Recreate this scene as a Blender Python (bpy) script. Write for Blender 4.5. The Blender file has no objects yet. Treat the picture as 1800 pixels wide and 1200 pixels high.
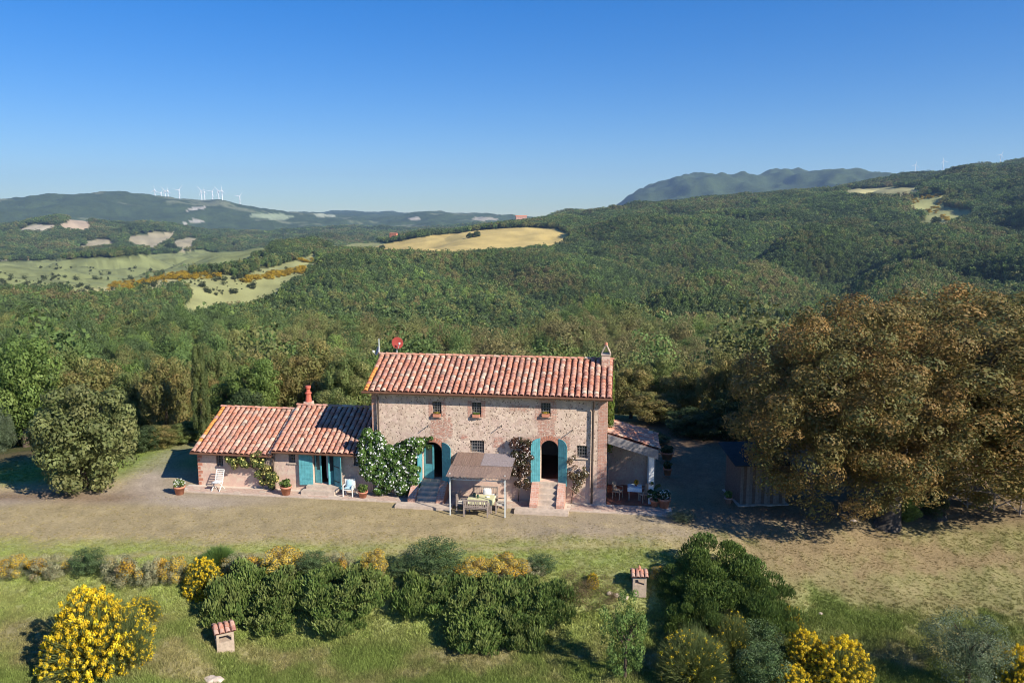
import bpy, math, random
import numpy as np
from mathutils import Vector, Matrix
from mathutils.geometry import tessellate_polygon
random.seed(7); RS = np.random.RandomState(11)
S = bpy.context.scene
COL = S.collection
# ------------------------------------------------------------------ camera, sky, sun, exposure
H = 15.4; PIT = math.radians(8.7); F = 1399.0
cam = bpy.data.objects.new('camera', bpy.data.cameras.new('camera')); COL.objects.link(cam)
cam.location = (0, 0, H); cam.rotation_euler = (math.radians(90) - PIT, 0, 0)
cam.data.sensor_width = 36; cam.data.lens = 36 * F / 1800; cam.data.clip_start = .5; cam.data.clip_end = 60000
S.camera = cam
SUN = Vector((1.27, -.96, 1.02)).normalized()
W = bpy.data.worlds.new('World'); S.world = W; W.use_nodes = True
wn = W.node_tree; bg = wn.nodes['Background']
sky = wn.nodes.new('ShaderNodeTexSky'); sky.sky_type = 'NISHITA'; sky.sun_disc = False
sky.sun_elevation = math.asin(SUN.z); sky.sun_rotation = math.atan2(SUN.x, SUN.y)
sky.altitude = 300; sky.air_density = 1.0; sky.dust_density = 0.0; sky.ozone_density = 4.0
hs = wn.nodes.new('ShaderNodeHueSaturation'); hs.inputs['Saturation'].default_value = 1.62; hs.inputs['Hue'].default_value = .510
gm = wn.nodes.new('ShaderNodeGamma'); gm.inputs[1].default_value = .78; wn.links.new(sky.outputs[0], gm.inputs[0])
vs = wn.nodes.new('ShaderNodeVectorMath'); vs.operation = 'MULTIPLY'; vs.inputs[1].default_value = (.70, .81, .97)
wn.links.new(gm.outputs[0], hs.inputs['Color']); wn.links.new(hs.outputs[0], vs.inputs[0]); wn.links.new(vs.outputs[0], bg.inputs[0]); bg.inputs[1].default_value = 0.12
sl = bpy.data.lights.new('sun', 'SUN'); sl.energy = 4.6; sl.angle = math.radians(.53); sl.color = (1, .93, .82)
so = bpy.data.objects.new('sun', sl); COL.objects.link(so); so.rotation_euler = SUN.to_track_quat('Z', 'Y').to_euler(); so.location = (30, -20, 60)
S.view_settings.view_transform = 'Standard'; S.view_settings.look = 'None'
S.view_settings.exposure = 0.78; S.view_settings.gamma = 1; S.view_settings.use_curve_mapping = False
S.render.engine = 'CYCLES'
S.cycles.max_bounces = 5; S.cycles.diffuse_bounces = 2; S.cycles.glossy_bounces = 2; S.cycles.transmission_bounces = 3
S.cycles.volume_bounces = 0; S.cycles.transparent_max_bounces = 6; S.cycles.use_denoising = True; S.cycles.filter_width = 1.05
S.cycles.caustics_reflective = False; S.cycles.caustics_refractive = False
cp, sp = math.cos(PIT), math.sin(PIT)
# ------------------------------------------------------------------ survey helpers (turn a measured pixel into a place)
def ray(px, py):
    a = (px - 900) / F; b = (600 - py) / F
    return (a, b * sp + cp, b * cp - sp)
A = math.radians(7.9); U = (math.cos(A), -math.sin(A)); V = (math.sin(A), math.cos(A))
OX, OY = 5.130, 41.647
def toloc(x, y): dx, dy = x - OX, y - OY; return dx * U[0] + dy * U[1], dx * V[0] + dy * V[1]
def tow(lx, lv): return OX + lx * U[0] + lv * V[0], OY + lx * U[1] + lv * V[1]
def fac(px, py, vv=0.0):
    d = ray(px, py); t = (vv + OX * V[0] + OY * V[1]) / (d[0] * V[0] + d[1] * V[1])
    return toloc(t * d[0], t * d[1])[0], H + t * d[2]
def sst(a, b, x): t = np.clip((x - a) / (b - a), 0, 1); return t * t * (3 - 2 * t)
# ---- value noise
_tab = np.random.RandomState(5).rand(256, 256)
def vnoise(x, y):
    xi = np.floor(x).astype(int); yi = np.floor(y).astype(int); fx = x - xi; fy = y - yi
    fx = fx * fx * (3 - 2 * fx); fy = fy * fy * (3 - 2 * fy)
    a = _tab[xi & 255, yi & 255]; b = _tab[(xi + 1) & 255, yi & 255]; c = _tab[xi & 255, (yi + 1) & 255]; d = _tab[(xi + 1) & 255, (yi + 1) & 255]
    return (a * (1 - fx) + b * fx) * (1 - fy) + (c * (1 - fx) + d * fx) * fy
def fbm(x, y, o=4):
    s = 0; w = .5
    for i in range(o): s = s + w * vnoise(x * 2 ** i + 17.3 * i, y * 2 ** i + 9.1 * i); w *= .5
    return s / (1 - .5 ** o)
# ------------------------------------------------------------------ height of the land
RINGS = [62, 75, 100, 150, 220, 300, 450, 650, 900, 1200, 1600, 2200, 3000, 4500, 6500, 9000, 13000]
NEARZ = [-.3, -3, -10.5, -22, -33]
TAB = {  # image column at eye level : image row of the ground at each ring from 300 m on
 -500: [628, 585, 552, 524, 500, 478, 458, 448, 410, 400, 362, 380],
 -150: [628, 585, 552, 524, 500, 478, 458, 448, 405, 402, 357, 380],
 0:    [628, 585, 552, 524, 502, 480, 458, 450, 405, 400, 352, 380],
 100:  [628, 585, 552, 526, 505, 482, 460, 450, 390, 402, 347, 380],
 200:  [628, 586, 554, 530, 508, 485, 462, 450, 400, 402, 343, 380],
 290:  [628, 586, 555, 528, 500, 478, 460, 447, 405, 402, 347, 380],
 345:  [627, 586, 553, 522, 490, 462, 456, 445, 412, 404, 355, 380],
 390:  [626, 585, 551, 518, 482, 448, 452, 444, 416, 405, 350, 380],
 450:  [625, 585, 548, 512, 474, 437, 446, 442, 420, 404, 364, 382],
 520:  [624, 583, 545, 506, 470, 440, 445, 440, 418, 402, 374, 378],
 600:  [622, 580, 540, 500, 464, 444, 440, 436, 415, 400, 378, 374],
 680:  [622, 578, 535, 494, 460, 447, 425, 430, 416, 400, 382, 372],
 750:  [622, 577, 532, 491, 458, 440, 412, 422, 412, 396, 374, 378],
 830:  [622, 577, 532, 492, 460, 436, 404, 412, 408, 394, 376, 385],
 900:  [624, 578, 533, 494, 463, 434, 396, 404, 402, 392, 381, 390],
 960:  [627, 580, 534, 495, 460, 428, 389, 392, 398, 392, 386, 395],
 1010: [629, 582, 535, 494, 455, 420, 380, 379, 395, 392, 384, 395],
 1080: [632, 585, 537, 494, 451, 414, 378, 368, 380, 380, 364, 385],
 1140: [635, 588, 540, 496, 450, 411, 376, 362, 372, 370, 334, 370],
 1200: [637, 590, 543, 498, 450, 409, 372, 358, 368, 362, 320, 360],
 1290: [640, 590, 546, 500, 450, 405, 364, 352, 362, 355, 309, 350],
 1350: [642, 591, 547, 502, 450, 402, 358, 346, 358, 350, 312, 345],
 1420: [643, 591, 548, 502, 450, 398, 352, 338, 350, 345, 318, 340],
 1500: [644, 592, 548, 502, 450, 392, 344, 330, 342, 338, 313, 330],
 1600: [645, 592, 547, 500, 448, 385, 336, 318, 322, 326, 322, 330],
 1700: [645, 591, 545, 498, 444, 377, 328, 303, 308, 312, 318, 330],
 1800: [645, 590, 543, 495, 438, 368, 318, 290, 300, 305, 310, 330],
 2000: [645, 590, 540, 490, 430, 350, 302, 272, 290, 300, 310, 330],
 2400: [645, 590, 540, 490, 430, 350, 302, 272, 290, 300, 310, 330]}
_cx = np.array(sorted(TAB)); AZT = np.arctan((_cx - 900) / F * cp)
def row_to_slope(az, py):
    t = (600 - py) / F; ca = np.cos(az)
    return (t * ca * cp - ca * sp) / (cp + t * sp)
ZT = np.zeros((len(_cx), len(RINGS)))
for i, c in enumerate(_cx):
    ZT[i, :5] = NEARZ
    for k, py in enumerate(TAB[c]):
        ZT[i, 5 + k] = H + RINGS[5 + k] * row_to_slope(AZT[i], py)
LR = np.log(np.array(RINGS, float))
def _pchip(xk, yk):
    h = np.diff(xk); d = np.diff(yk, axis=-1) / h
    m = np.zeros_like(yk)
    s = d[..., :-1] * d[..., 1:] > 0
    with np.errstate(all='ignore'):
        hm = 2 * d[..., :-1] * d[..., 1:] / (d[..., :-1] + d[..., 1:])
    m[..., 1:-1] = np.where(s, hm, 0) ; m[..., 0] = d[..., 0]; m[..., -1] = d[..., -1]
    return m
MR = _pchip(LR, ZT)
MA_ = _pchip(AZT, ZT.T).T
def herm(t, h, y0, y1, m0, m1):
    t2 = t * t; t3 = t2 * t
    return (2*t3-3*t2+1)*y0 + (t3-2*t2+t)*h*m0 + (-2*t3+3*t2)*y1 + (t3-t2)*h*m1
def far_z(az, r):
    lr = np.log(np.maximum(r, 1)); lr = np.clip(lr, LR[0], LR[-1]); a = np.clip(az, AZT[0], AZT[-1])
    i = np.clip(np.searchsorted(AZT, a) - 1, 0, len(AZT) - 2); k = np.clip(np.searchsorted(LR, lr) - 1, 0, len(LR) - 2)
    ta = (a - AZT[i]) / (AZT[i+1] - AZT[i]); tr = (lr - LR[k]) / (LR[k+1] - LR[k])
    ta = ta * ta * (3 - 2 * ta) * .35 + ta * .65
    h = LR[k+1] - LR[k]
    za = herm(tr, h, ZT[i, k], ZT[i, k+1], MR[i, k], MR[i, k+1]); zb = herm(tr, h, ZT[i+1, k], ZT[i+1, k+1], MR[i+1, k], MR[i+1, k+1])
    return za * (1 - ta) + zb * ta
RAV1 = ([(320, 860), (500, 930), (700, 1020), (950, 1130), (1250, 1250), (1600, 1360)], .040, .022)
RAV2 = ([(380, 1500), (700, 1430), (1100, 1470), (1350, 1500)], .028, .014)
RAV3 = ([(340, 180), (600, 300), (850, 400), (1100, 500)], .026, .012)
def near_z(x, y):
    c = np.where(x < 0, .8 + 1.2 * sst(-14, -9.5, x), 2.0)
    yb = 32.0 + .6 * sst(-9, -14, x)
    wR = sst(6.5, 12.5, x)
    z = -c * sst(yb + 1.3, yb - 1.2, y) - .075 * np.clip(yb - 1 - y, 0, 40)
    zr = -2.6 * sst(42, 25, y) - .07 * np.clip(26 - y, 0, 40)
    z = z * (1 - wR) + zr * wR
    lx, lv = toloc(x, y)
    hs = sst(-27, -24.5, lx) * sst(6, 3, lx) * sst(-4, -2.6, lv) * sst(9, 6.5, lv)
    b = (fbm(x * .35, y * .35, 3) - .5) * .28 + (fbm(x * 1.7, y * 1.7, 3) - .5) * .10
    return z + b * (1 - hs) - .01
def zground(x, y):
    x = np.asarray(x, float); y = np.asarray(y, float)
    r = np.hypot(x, y); az = np.arctan2(x, y)
    zn = near_z(x, y); zf = far_z(az, r)
    n = (fbm(x / 210 + 40, y / 260 + 40, 4) - .5) * np.clip(r * .06, 0, 75) * sst(120, 500, r) - 30 * (1 - np.abs(2 * fbm(x / 330 + 5, y / 420 + 1, 3) - 1)) ** 5 * sst(250, 700, r) * sst(4500, 3000, r)
    zf = zf + n
    n2 = (fbm(x / 700 + 3, y / 700 + 8, 5) - .5) * sst(4000, 8500, r) * 130
    pxa = 900 + F * np.tan(np.clip(az, -1.3, 1.3)) / cp
    for line, k_, sp_ in (RAV1, RAV2, RAV3):
        ac = np.interp(r, [q[0] for q in line], [q[1] for q in line]); d = (pxa - ac) / 105.0
        e = sst(line[0][0] * .7, line[0][0] * 1.3, r) * sst(line[-1][0] * 1.15, line[-1][0] * .85, r); rr_ = np.minimum(r, 1300)
        zf = zf + e * rr_ * (-k_ * np.exp(-d * d) + sp_ * np.exp(-((d - 1.25) / .75) ** 2))
    fa_ = np.exp(-((az + .035) / .10) ** 2) * sst(1150, 1450, r) * sst(3000, 2300, r); zf = zf - n * .85 * fa_
    rd = 1 - np.abs(2 * fbm(x / 620 + 13, y / 1900 + 2, 4) - 1) * 2
    n2 = n2 + rd * 200 * sst(5500, 8000, r) * sst(13000, 10500, r) * sst(.09, .19, az) - 40 * sst(5500, 8000, r) * sst(-.05, .1, az)
    w = sst(56, 66, r)
    return zn * (1 - w) + (zf + n2 * .6) * w
def gz(x, y): return float(zground(np.array([x]), np.array([y]))[0])
_T1 = 10 * 1.012 ** np.arange(610)
def at(px, py):
    """the place on the ground seen at a pixel"""
    d = ray(px, py); below = H + _T1 * d[2] <= zground(_T1 * d[0], _T1 * d[1])
    k = max(1, int(np.argmax(below))) if below.any() else len(_T1) - 1
    t = np.linspace(_T1[k-1], _T1[k], 64); b2 = H + t * d[2] <= zground(t * d[0], t * d[1]); t = float(t[int(np.argmax(b2))] if b2.any() else t[-1])
    return Vector((t * d[0], t * d[1], gz(t * d[0], t * d[1])))
def on(px, py, dist):
    """the ground below the ray of a pixel column at a given ground distance"""
    d = ray(px, py); t = dist / d[1]
    return Vector((t * d[0], t * d[1], gz(t * d[0], t * d[1])))
def project(x, y, z):
    dz = z - H; f = y * cp - dz * sp; u = y * sp + dz * cp
    f = np.where(np.abs(f) < 1e-3, 1e-3, f)
    return 900 + F * x / f, 600 - F * u / f
# ------------------------------------------------------------------ node helpers
class NT:
    def __init__(s, name, tree=None):
        if tree is None:
            s.m = bpy.data.materials.new(name); s.m.use_nodes = True; tree = s.m.node_tree; tree.nodes.clear()
        s.t = tree
    def n(s, typ, **kw):
        nd = s.t.nodes.new(typ)
        for k, v in kw.items(): setattr(nd, k, v)
        return nd
    def l(s, a, b): s.t.links.new(a, b)
    def inp(s, sock, v):
        if isinstance(v, bpy.types.NodeSocket): s.l(v, sock)
        elif v is not None: sock.default_value = v
    def math(s, op, a, b=None, c=None, clamp=False):
        nd = s.n('ShaderNodeMath', operation=op, use_clamp=clamp); s.inp(nd.inputs[0], a)
        if b is not None: s.inp(nd.inputs[1], b)
        if c is not None: s.inp(nd.inputs[2], c)
        return nd.outputs[0]
    def mix(s, f, a, b, mode='MIX'):
        nd = s.n('ShaderNodeMix', data_type='RGBA', blend_type=mode); s.inp(nd.inputs[0], f)
        for k, v in ((6, a), (7, b)):
            if isinstance(v, tuple) and len(v) == 3: v = (*v, 1)
            s.inp(nd.inputs[k], v)
        return nd.outputs[2]
    def noise(s, vec, scale, detail=3, rough=.6, dist=0):
        nd = s.n('ShaderNodeTexNoise'); s.inp(nd.inputs['Vector'], vec); nd.inputs['Scale'].default_value = scale
        nd.inputs['Detail'].default_value = detail; nd.inputs['Roughness'].default_value = rough; nd.inputs['Distortion'].default_value = dist
        return nd.outputs[0]
    def ramp(s, f, stops, interp='LINEAR'):
        nd = s.n('ShaderNodeValToRGB'); s.inp(nd.inputs[0], f); e = nd.color_ramp.elements; nd.color_ramp.interpolation = interp
        while len(e) < len(stops): e.new(.5)
        for el, (p, c) in zip(e, stops):
            el.position = p; el.color = (*c, 1) if len(c) == 3 else c
        return nd.outputs[0]
    def vor(s, vec, scale, feature='F1', rnd=1.0):
        nd = s.n('ShaderNodeTexVoronoi', feature=feature); s.inp(nd.inputs['Vector'], vec); nd.inputs['Scale'].default_value = scale
        nd.inputs['Randomness'].default_value = rnd
        return nd
    def coords(s): return s.n('ShaderNodeTexCoord').outputs['Object']
    def sm(s, x, a, b):
        nd = s.n('ShaderNodeMapRange', interpolation_type='SMOOTHSTEP'); s.inp(nd.inputs[0], x)
        nd.inputs[1].default_value = a; nd.inputs[2].default_value = b; nd.inputs[3].default_value = 0; nd.inputs[4].default_value = 1
        return nd.outputs[0]
    def bump(s, h, strength=.5, dist=.02):
        nd = s.n('ShaderNodeBump'); nd.inputs['Strength'].default_value = strength; nd.inputs['Distance'].default_value = dist; s.l(h, nd.inputs['Height']); return nd.outputs[0]
    def out(s, col, rough=.8, normal=None, spec=.2, metal=0, trans=None):
        p = s.n('ShaderNodeBsdfPrincipled')
        if isinstance(col, tuple) and len(col) == 3: col = (*col, 1)
        s.inp(p.inputs['Base Color'], col); s.inp(p.inputs['Roughness'], rough); p.inputs['Specular IOR Level'].default_value = spec; p.inputs['Metallic'].default_value = metal
        if normal is not None: s.l(normal, p.inputs['Normal'])
        o = s.n('ShaderNodeOutputMaterial'); res = p.outputs[0]
        if trans:
            tb = s.n('ShaderNodeBsdfTranslucent'); s.inp(tb.inputs[0], col); mx = s.n('ShaderNodeMixShader'); mx.inputs[0].default_value = trans
            s.l(res, mx.inputs[1]); s.l(tb.outputs[0], mx.inputs[2]); res = mx.outputs[0]
        s.l(res, o.inputs[0]); return s.m
def simple(name, col, rough=.7, var=.25, scale=6, spec=.2, metal=0, bump=0, dist=.01):
    t = NT(name); c = t.coords(); nz = t.noise(c, scale, 5, .65)
    k = t.n('ShaderNodeMapRange'); t.l(nz, k.inputs[0]); k.inputs[1].default_value = .25; k.inputs[2].default_value = .75; k.inputs[3].default_value = 1 - var; k.inputs[4].default_value = 1 + var
    vm = t.n('ShaderNodeVectorMath', operation='SCALE'); vm.inputs[0].default_value = col; t.l(k.outputs[0], vm.inputs[3])
    nb = t.bump(t.noise(c, scale * 5, 4), bump, dist) if bump else None
    return t.out(vm.outputs[0], rough, nb, spec, metal)
# ------------------------------------------------------------------ mesh helpers
class MB:
    def __init__(s): s.v = []; s.f = []
    def quad(s, a, b, c, d): i = len(s.v); s.v += [a, b, c, d]; s.f.append((i, i+1, i+2, i+3)); return s
    def poly(s, pts): i = len(s.v); s.v += list(pts); s.f.append(tuple(range(i, i + len(pts)))); return s
    def box(s, x0, x1, y0, y1, z0, z1, M=None):
        i = len(s.v); p = [(x0,y0,z0),(x1,y0,z0),(x1,y1,z0),(x0,y1,z0),(x0,y0,z1),(x1,y0,z1),(x1,y1,z1),(x0,y1,z1)]
        if M is not None: p = [tuple(M @ Vector(q)) for q in p]
        s.v += p; s.f += [tuple(i + k for k in q) for q in ((0,3,2,1),(4,5,6,7),(0,1,5,4),(1,2,6,5),(2,3,7,6),(3,0,4,7))]; return s
    def bar(s, a, b, w, h=None):
        a = Vector(a); b = Vector(b); d = (b - a); L = d.length; d.normalize(); up = Vector((0, 0, 1)) if abs(d.z) < .9 else Vector((0, 1, 0))
        sx = d.cross(up).normalized(); sz = sx.cross(d); h = h or w
        M = Matrix((sx, d, sz)).transposed().to_4x4(); M.translation = a
        return s.box(-w/2, w/2, 0, L, -h/2, h/2, M)
    def tube(s, pts, rad, n=8, cap=True):
        pts = [Vector(p) for p in pts]
        if not hasattr(rad, '__len__'): rad = [rad] * len(pts)
        base = len(s.v)
        for k, p in enumerate(pts):
            d = (pts[min(k+1, len(pts)-1)] - pts[max(k-1, 0)]).normalized(); up = Vector((0, 0, 1)) if abs(d.z) < .95 else Vector((1, 0, 0))
            a = d.cross(up).normalized(); b = a.cross(d)
            for j in range(n):
                t = 2 * math.pi * j / n; s.v.append(tuple(p + (a * math.cos(t) + b * math.sin(t)) * rad[k]))
        for k in range(len(pts) - 1):
            for j in range(n): s.f.append((base+k*n+j, base+k*n+(j+1)%n, base+(k+1)*n+(j+1)%n, base+(k+1)*n+j))
        if cap: s.f.append(tuple(base + j for j in range(n))); s.f.append(tuple(base + (len(pts)-1)*n + j for j in reversed(range(n))))
        return s
    def lathe(s, prof, c=(0, 0, 0), n=16):
        base = len(s.v)
        for r, z in prof:
            for j in range(n): t = 2*math.pi*j/n; s.v.append((c[0]+r*math.cos(t), c[1]+r*math.sin(t), c[2]+z))
        for k in range(len(prof)-1):
            for j in range(n): s.f.append((base+k*n+j, base+k*n+(j+1)%n, base+(k+1)*n+(j+1)%n, base+(k+1)*n+j))
        return s
    def mesh(s, name, mat, off=(0, 0, 0), smooth=False, bevel=0):
        me = bpy.data.meshes.new(name); me.from_pydata([(p[0]-off[0], p[1]-off[1], p[2]-off[2]) for p in s.v], [], s.f); me.validate()
        if smooth: me.shade_smooth()
        me.materials.append(mat); return me
def ob(name, data, parent=None, loc=None, rot=None, scale=None):
    o = bpy.data.objects.new(name, data); COL.objects.link(o)
    if parent is not None: o.parent = parent
    if loc is not None: o.location = loc
    if rot is not None: o.rotation_euler = rot if hasattr(rot, '__len__') else (0, 0, rot)
    if scale is not None: o.scale = scale if hasattr(scale, '__len__') else (scale,) * 3
    return o
def tag(o, label=None, cat=None, group=None, kind=None):
    if label: o['label'] = label
    if cat: o['category'] = cat
    if group: o['group'] = group
    if kind: o['kind'] = kind
    return o
def root(name, loc, rz=0, label=None, cat=None, group=None):
    return tag(ob(name, None, None, loc, rz), label, cat, group)
def copy_tree(o, parent=None):
    c = o.copy(); COL.objects.link(c); c.parent = parent
    for ch in list(o.children): copy_tree(ch, c)
    return c
class HR:
    """root of a thing measured in the farmhouse frame; parts are given in that frame too"""
    def __init__(s, name, lx, lv, z, label, cat, group=None):
        x, y = tow(lx, lv); s.o = (lx, lv, z); s.r = root(name, (x, y, z), -A, label, cat, group)
    def part(s, name, mb, mat, parent=None, smooth=False):
        return ob(name, mb.mesh(name, mat, s.o, smooth), parent or s.r)
def npmesh(name, verts, faces_n, col=None, mat=None, extra=None):
    """verts (N*k,3) as N faces of k vertices each"""
    nv = len(verts); k = faces_n; nf = nv // k
    me = bpy.data.meshes.new(name); me.vertices.add(nv); me.vertices.foreach_set('co', verts.astype('f4').ravel())
    me.loops.add(nv); me.loops.foreach_set('vertex_index', np.arange(nv, dtype='i4'))
    me.polygons.add(nf); me.polygons.foreach_set('loop_start', np.arange(0, nv, k, dtype='i4')); me.polygons.foreach_set('loop_total', np.full(nf, k, dtype='i4'))
    me.update(); me.validate()
    if col is not None:
        a = me.color_attributes.new('col', 'FLOAT_COLOR', 'POINT'); c4 = np.ones((nv, 4), 'f4'); c4[:, :3] = np.repeat(col, k, 0); a.data.foreach_set('color', c4.ravel())
    if mat: me.materials.append(mat)
    return me
# ------------------------------------------------------------------ leaves
def leafmat(name, inst=False, trans=.34, rough=.6):
    t = NT(name); a = t.n('ShaderNodeAttribute', attribute_name='col').outputs['Color']
    if inst:
        b = t.n('ShaderNodeAttribute', attribute_name='tint', attribute_type='INSTANCER').outputs['Color']
        a = t.mix(1.0, a, b, 'MULTIPLY')
    return t.out(a, rough, None, .25, 0, trans)
LEAF = leafmat('leaf'); LEAFI = leafmat('leaf_scattered', True, .2, .7)
PETAL = leafmat('petal', False, .3, .6)
def unit(n, rs): v = rs.normal(size=(n, 3)); return v / np.linalg.norm(v, axis=1, keepdims=True)
def cards(P, N, size, rs, aspect=.55, up=None):
    """leaf shaped four-sided blades at P facing N"""
    n = len(P); t = unit(n, rs) if up is None else up + .35 * unit(n, rs)
    a = np.cross(N, t); a /= np.maximum(np.linalg.norm(a, axis=1, keepdims=True), 1e-6); b = np.cross(a, N)
    if up is not None: b = t / np.linalg.norm(t, axis=1, keepdims=True)
    s = (size * (.6 + .8 * rs.rand(n)))[:, None]
    q = np.stack([P - b*s, P + a*s*aspect - b*s*.1 + N*s*.15, P + b*s, P - a*s*aspect - b*s*.1 + N*s*.15], 1)
    return q.reshape(-1, 3)
def cloud(clumps, dens, size, pal, rs, upb=.25, depth=.45, jit=.10, aspect=.55, hollow=None):
    """clumps: list of (centre, radius or (rx,ry,rz)); leaves spread over the outside of every clump"""
    PP, NN, CC = [], [], []
    C = np.array([c for c, r in clumps], float); R = np.array([(r if hasattr(r, '__len__') else (r,)*3) for c, r in clumps], float)
    pal = np.array(pal, float)
    for i in range(len(C)):
        area = 4 * math.pi * (R[i].prod()) ** (2/3); n = max(8, int(area * dens))
        d = unit(n, rs); d[:, 2] = np.where(rs.rand(n) < upb, np.abs(d[:, 2]), d[:, 2])
        rr = 1 - depth * rs.rand(n) ** 1.6
        p = C[i] + d * R[i] * rr[:, None]
        nn = d / R[i]; nn /= np.linalg.norm(nn, axis=1, keepdims=True)
        nn = nn * 1.0 + .5 * unit(n, rs); nn /= np.linalg.norm(nn, axis=1, keepdims=True)
        base = pal[rs.randint(len(pal))] * (1 + .18 * rs.normal()); 
        col = base * (.55 + .45) * (1 + jit * rs.normal(size=(n, 1))) + 0
        mixc = pal[rs.randint(len(pal), size=n)]
        col = col * .6 + mixc * .4
        PP.append(p); NN.append(nn); CC.append(col)
    P = np.concatenate(PP); N = np.concatenate(NN); Cc = np.clip(np.concatenate(CC), .004, .9)
    if hollow is not None:
        k = hollow(P); P, N, Cc = P[k], N[k], Cc[k]
    return cards(P, N, size, rs, aspect), Cc
def crown_clumps(rs, rx, ry, rz, n, cr, zc=0, rough=.18, flat=.0, inner=.35):
    out = []; g = math.pi * (3 - math.sqrt(5)); ph = rs.rand() * 9; lob = unit(7, rs)
    for i in range(n):
        z = 1 - 2 * (i + .5) / n; q = math.sqrt(1 - z * z); d = np.array([q * math.cos(g * i + ph), q * math.sin(g * i + ph), z])
        d = d + .14 * rs.normal(size=3); d /= np.linalg.norm(d)
        l = max((lob @ d)); k = min(1.04, .80 + rough * (l - .6) * 1.6 + rough * .4 * max(-2, min(1.5, rs.normal())))
        if flat and d[2] < -flat: d[2] = -flat * .9
        r = cr * (.7 + .6 * rs.rand())
        out.append(((d[0]*rx*k, d[1]*ry*k, zc + d[2]*rz*k), (r, r, r*.8)))
    for i in range(int(n * inner)):
        d = unit(1, rs)[0] * rs.uniform(.25, .6); r = cr * 1.35
        out.append(((d[0]*rx, d[1]*ry, zc + d[2]*rz), r))
    return out
G_OAK = [(.085,.11,.030),(.105,.125,.036),(.06,.085,.026),(.12,.115,.04),(.075,.10,.03)]
G_FRESH = [(.085,.135,.03),(.11,.155,.036),(.07,.11,.028),(.125,.16,.042)]
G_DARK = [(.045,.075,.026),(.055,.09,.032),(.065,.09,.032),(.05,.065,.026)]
G_BRONZE = [(.22,.135,.045),(.16,.125,.042),(.125,.12,.038),(.09,.10,.034),(.24,.14,.045),(.12,.105,.035)]
G_OLIVEBR = [(.20,.175,.055),(.16,.16,.05),(.22,.165,.06),(.12,.135,.04)]
G_OLIVE = [(.12,.15,.085),(.15,.18,.11),(.09,.12,.06),(.07,.10,.045)]
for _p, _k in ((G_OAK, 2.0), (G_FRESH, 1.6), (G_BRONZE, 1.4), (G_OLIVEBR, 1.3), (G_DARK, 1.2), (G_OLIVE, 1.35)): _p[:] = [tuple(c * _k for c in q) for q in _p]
BARK = simple('bark', (.10, .075, .055), .9, .5, 7, .1, 0, .8, .03)
BARKL = simple('bark_pale', (.10, .085, .07), .9, .45, 7, .1, 0, .8, .03)

#@@TERRAIN
# ------------------------------------------------------------------ land: one sheet out to the horizon
def inpoly(x, y, poly):
    c = np.zeros(x.shape, bool); n = len(poly); j = n - 1
    for i in range(n):
        xi, yi = poly[i]; xj, yj = poly[j]
        with np.errstate(all='ignore'):
            c ^= ((yi > y) != (yj > y)) & (x < (xj - xi) * (y - yi) / (yj - yi + 1e-9) + xi)
        j = i
    return c
# openings in the wood: polygon as surveyed, distance range, colour, kind
GOLD = (.56, .42, .15); PALE = (.37, .34, .16); GRN = (.20, .24, .09); DRYG = (.31, .31, .13); EARTH = (.37, .32, .20)
OPEN = [
 ([(560,441),(640,436),(700,424),(760,414),(850,403),(940,399),(985,403),(1006,420),(985,434),(900,448),(850,452),(760,456),(700,454),(640,446)], 1250, 2300, GOLD),
 ([(575,436),(590,430),(650,424),(680,428),(640,444),(590,444)], 1300, 3000, DRYG),
 ([(-300,500),(-300,460),(60,458),(200,452),(300,446),(380,436),(430,426),(480,426),(478,442),(440,456),(400,466),(300,480),(200,505),(110,516),(-300,522)], 830, 3300, (.23,.25,.10)),
 ([(130,512),(230,498),(300,482),(335,476),(330,508),(200,526),(110,530)], 700, 1900, PALE),
 ([(320,545),(335,520),(330,505),(300,498),(330,480),(380,478),(430,488),(480,470),(550,468),(545,484),(505,508),(490,520),(495,534),(440,546),(400,544),(350,562),(318,552)], 700, 1700, DRYG),
 ([(400,500),(450,476),(555,446),(565,460),(545,475),(480,496)], 700, 1700, DRYG),
 ([(1484,333),(1560,329),(1625,329),(1606,347),(1488,350)], 1900, 3400, PALE),
 ([(1600,352),(1650,338),(1668,345),(1650,362),(1715,370),(1712,382),(1660,405),(1605,402),(1625,385),(1600,368)], 1300, 3000, DRYG),
 ([(985,374),(1030,366),(1080,363),(1078,369),(1030,376),(990,380)], 1700, 3300, GRN),
 ([(128,450),(156,422),(190,420),(212,437),(200,450)], 3200, 4800, EARTH),
 ([(222,414),(245,414),(270,408),(314,408),(300,428),(262,444),(236,444)], 3200, 4800, EARTH),
 ([(302,426),(330,417),(356,420),(334,440),(304,448)], 3200, 4800, EARTH),
 ([(20,408),(60,394),(104,396),(76,412)], 3600, 5400, (.46,.40,.28)),
 ([(96,400),(125,384),(154,384),(163,400),(150,412),(118,408)], 3600, 5400, (.48,.37,.25)),
 ([(318,370),(360,361),(360,366),(330,372)], 6000, 9500, (.50,.46,.36)),
 ([(320,392),(345,386),(362,388),(345,394)], 5000, 9500, (.45,.42,.33)),
 ([(430,378),(465,374),(520,380),(500,387),(450,384)], 5000, 9500, (.33,.38,.22)),
 ([(550,375),(590,375),(590,381),(560,382)], 5000, 9500, (.40,.42,.28)),
 ([(480,414),(520,412),(520,418),(490,418)], 3000, 6500, (.30,.36,.20)),
 ([(715,383),(735,381),(740,385),(720,387)], 5000, 9500, (.45,.40,.30)),
 ([(820,383),(860,381),(880,386),(840,388)], 3500, 9500, (.40,.36,.26)),
]
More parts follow.
